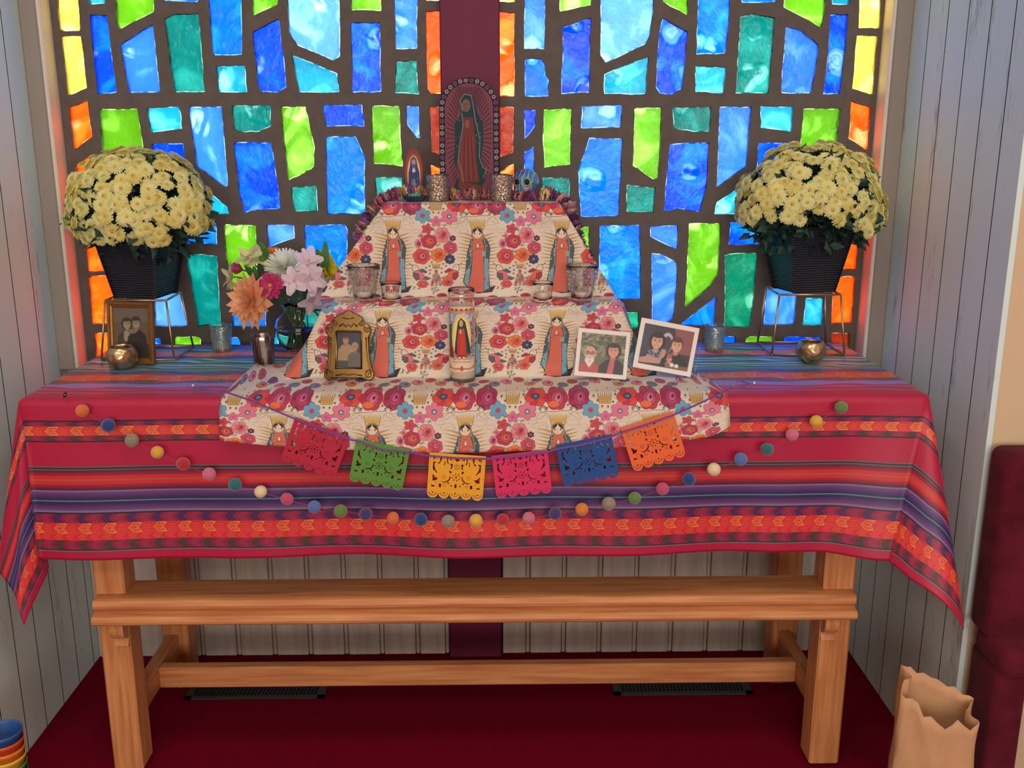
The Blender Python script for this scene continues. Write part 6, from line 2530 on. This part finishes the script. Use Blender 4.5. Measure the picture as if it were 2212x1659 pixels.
for (a_, _), (c_, _) in zip(gp[:-1], gp[1:]):
    sp += [a_, a_.lerp(c_, .5) + Vector((0, .004, -.0035))]
sp.append(gp[-1][0])
sp = [Vector((sp[0].x - .010, -.645, sp[0].z + .012)) if False else sp[0]] + sp[1:]
b.tube(sp, .0007, 5)
b.build('string', mat('garland_thread', S(170, 60, 90), .8), ball_g)
ball_proto = {}
for p, c in gp:
    r_ = .0142 * rnd.uniform(.94, 1.05)
    if c not in ball_proto:
        m = MB(); m.sphere((0, 0, 0), .0142, 18, 12, (1, 1, .97)); ball_proto[c] = m.mesh('felt_ball', BM[c])
    o = link('felt_ball', ball_proto[c], ball_g)
    o.location = p - ball_g.location
    k = rnd.uniform(.95, 1.06)
    o.scale = (k, k, k * rnd.uniform(.94, 1.02))
    o.rotation_euler = (rnd.uniform(0, 3), rnd.uniform(0, 3), 0)
    o['label'] = BC[c][1] + ' felt ball'
# ------------------------------------------------------------------ floor registers, paper bag, cups, upholstered chair
M_vent = mat('dark_register_metal', S(60, 66, 70), .45, metal=.4)
M_ventslot = mat('register_slot', S(20, 24, 40), .7)
for x0, x1, lab in ((-.797, -.413, 'dark floor register in the carpet under the table, below the bouquet side'), (.384, .770, 'dark floor register in the carpet under the table, below the photo print side')):
    y0, y1 = -.246, -.165
    t = thing('floor_register', lab, 'floor vent', ((x0 + x1) / 2, (y0 + y1) / 2, .001), 'floor registers under the table')
    hx, hy = (x1 - x0) / 2, (y1 - y0) / 2
    b = MB()
    b.prism([(-hx, -hy), (hx, -hy), (hx, -hy + .014), (-hx, -hy + .014)], 0, .004, 'z'); b.prism([(-hx, hy - .012), (hx, hy - .012), (hx, hy), (-hx, hy)], 0, .004, 'z')
    b.prism([(-hx, -hy), (-hx + .02, -hy), (-hx + .02, hy), (-hx, hy)], 0, .004, 'z'); b.prism([(hx - .02, -hy), (hx, -hy), (hx, hy), (hx - .02, hy)], 0, .004, 'z')
    b.build('register_frame', M_vent, t, (0, 0, 0))
    b = MB(); b.box(-hx + .01, hx - .01, -hy + .01, hy - .01, .0, .0008); b.build('duct_opening', M_ventslot, t, (0, 0, 0))
    b = MB()
    n = 34
    for i in range(n):
        x = -hx + .022 + (2 * hx - .044) * i / (n - 1)
        b.add([(x - .002, -hy + .012, .0035), (x + .001, -hy + .012, .0038), (x + .004, hy - .010, .0038), (x + .001, hy - .010, .0035), (x, -hy + .012, .001), (x + .003, hy - .010, .001)],
              [(0, 1, 2, 3), (0, 3, 5, 4), (1, 4, 5, 2)])
    s = b.build('louvre_slats', M_vent, t, (0, 0, 0)); s['kind'] = 'stuff'

# brown paper bag
M_kraft = mat('kraft_paper', S(206, 160, 120), .8, var=.14, scale=14, bump=.25, bscale=40)
bagL = (.985, -.840, 0)
t = thing('paper_bag', 'open brown paper bag with a torn rim standing by the white plank wall', 'bag', bagL, None, (0, 0, R(-20)))
hw, hd = .076, .046
def bag_ring(z, per=48):
    o = []
    for i in range(per):
        f = 4 * i / per
        k = int(f) % 4
        g = f - int(f)
        cs = [(-hw, -hd), (hw, -hd), (hw, hd), (-hw, hd)]
        a_, c_ = cs[k], cs[(k + 1) % 4]
        x, y = a_[0] + (c_[0] - a_[0]) * g, a_[1] + (c_[1] - a_[1]) * g
        # side gussets fold in; faces bow out
        if k in (1, 3):
            x += (-1 if k == 1 else 1) * .020 * (1 - abs(2 * g - 1)) * min(1, z / .3)
        else:
            y += (-1 if k == 0 else 1) * (.008 * math.sin(PI * g))
        x += .0025 * math.sin(z * 40 + i); y += .0030 * math.sin(z * 33 + i * 1.7)
        o.append((x * (1 + .04 * z), y, z))
    return o
rim = []
for i in range(48):
    f = 4 * i / 48
    k = int(f) % 4
    g = f - int(f)
    h = .395 - .055 * ((g if k == 0 else 1 if k == 1 else 1 - g if k == 2 else 0))
    if k == 0:
        h -= .018 + (.030 * math.exp(-((g - .52) / .13) ** 2)) + (.012 if .28 < g < .36 else 0) + .006 * math.sin(g * 23)
    if k == 2:
        h += .004 * math.sin(g * 31) - (.012 if .18 < g < .24 else 0)
    rim.append(h)
nz_ = 14
vv, ff = [], []
for j in range(nz_ + 1):
    for i in range(48):
        z = rim[i] * j / nz_
        vv.append(bag_ring(z)[i])
for j in range(nz_):
    for i in range(48):
        ff.append((j * 48 + i, j * 48 + (i + 1) % 48, (j + 1) * 48 + (i + 1) % 48, (j + 1) * 48 + i))
ff.append(tuple(range(48))[::-1])
b = MB(); b.smooth = True; b.add(vv, ff)
bo = b.build('bag_body', M_kraft, t, (0, 0, 0))
md = bo.modifiers.new('paper', 'SOLIDIFY'); md.thickness = .0009; md.offset = -1

# stacked plastic cups at the edge of the frame
cols = [('blue', S(50, 92, 160)), ('red-orange', S(214, 84, 48)), ('orange', S(230, 130, 50)), ('yellow', S(226, 186, 66)), ('green', S(90, 140, 80)), ('blue-green', S(50, 110, 120))]
cx, cyy = P(3, 1577, 1, -.80).x, -.80
ztop = P(3, 1577, 1, -.80).z
gap = .0195
for i, (nm, c) in enumerate(cols):
    z1 = ztop - gap * i
    hgt = .085
    z0 = z1 - hgt
    if z0 < 0:
        z0 = 0.0
    names = ('topmost of the stack by the plank wall, rim open', 'second from the top of the stack', 'third from the top of the stack', 'fourth from the top of the stack', 'fifth from the top of the stack', 'sixth from the top of the stack')
    t = thing('plastic_cup', nm + ' plastic cup, ' + names[i], 'cup', (cx, cyy, z0), 'stacked plastic cups')
    b = MB()
    k = i * .0004
    h_ = z1 - z0
    b.lathe([(.026, 0), (.0275, .002), (.0385, h_ - .010), (.0405, h_ - .009), (.0415, h_ - .001), (.0400, h_), (.0385, h_ - .004), (.0375, h_ - .010), (.0262, .0035), (0, .0030)], n=36)
    b.build('cup_body', mat('plastic_' + nm.replace('-', '_'), c, .4), t, (0, 0, 0))
# the stack's stand: lower cups down to the floor
zb = ztop - gap * (len(cols) - 1) - .085
t = thing('storage_tub', 'round grey tub under the stacked plastic cups', 'tub', (cx, cyy, 0))
b = MB(); b.lathe([(.045, 0), (.048, .003), (.052, max(.02, zb - .002)), (.050, max(.022, zb)), (0, max(.021, zb))], n=32); b.build('tub_body', mat('grey_plastic', S(120, 124, 130), .5), t, (0, 0, 0))

# upholstered chair against the cream wall
M_vel = mat('wine_velvet', S(104, 30, 48), .95, var=.45, scale=16, sheen=.05, detail=10, bump=.3, bscale=260, spec=.1)
t = thing('upholstered_chair', 'wine-red velvet upholstered chair standing against the cream wall', 'chair', (1.34, -.78, 0))
def cushion(x0, x1, y0, y1, z0, z1, bev, name, slope=0.0):
    bm = bmesh.new()
    bmesh.ops.create_cube(bm, size=1)
    for v in bm.verts:
        v.co = ((x0 + x1) / 2 + v.co.x * (x1 - x0), (y0 + y1) / 2 + v.co.y * (y1 - y0), (z0 + z1) / 2 + v.co.z * (z1 - z0) + slope * (v.co.x))
    bmesh.ops.bevel(bm, geom=bm.edges[:], offset=bev, segments=4, affect='EDGES', profile=.5)
    b = MB(); b.smooth = True; b.bm(bm)
    return b.build(name, M_vel, t)
cushion(1.116, 1.64, -.760, -.672, .44, .862, .022, 'backrest')
cushion(1.122, 1.64, -.830, -.690, .385, .455, .025, 'seat_edge')
cushion(1.126, 1.20, -.800, -.680, .02, .40, .015, 'side_panel')
for lx, ly in ((1.145, -.775), (1.6, -.775), (1.145, -.69), (1.6, -.69)):
    b = MB(); b.box(lx - .015, lx + .015, ly - .012, ly + .012, 0, .40 if lx > 1.3 else .025, bev=.002); b.build('leg', M_oak_z, t)
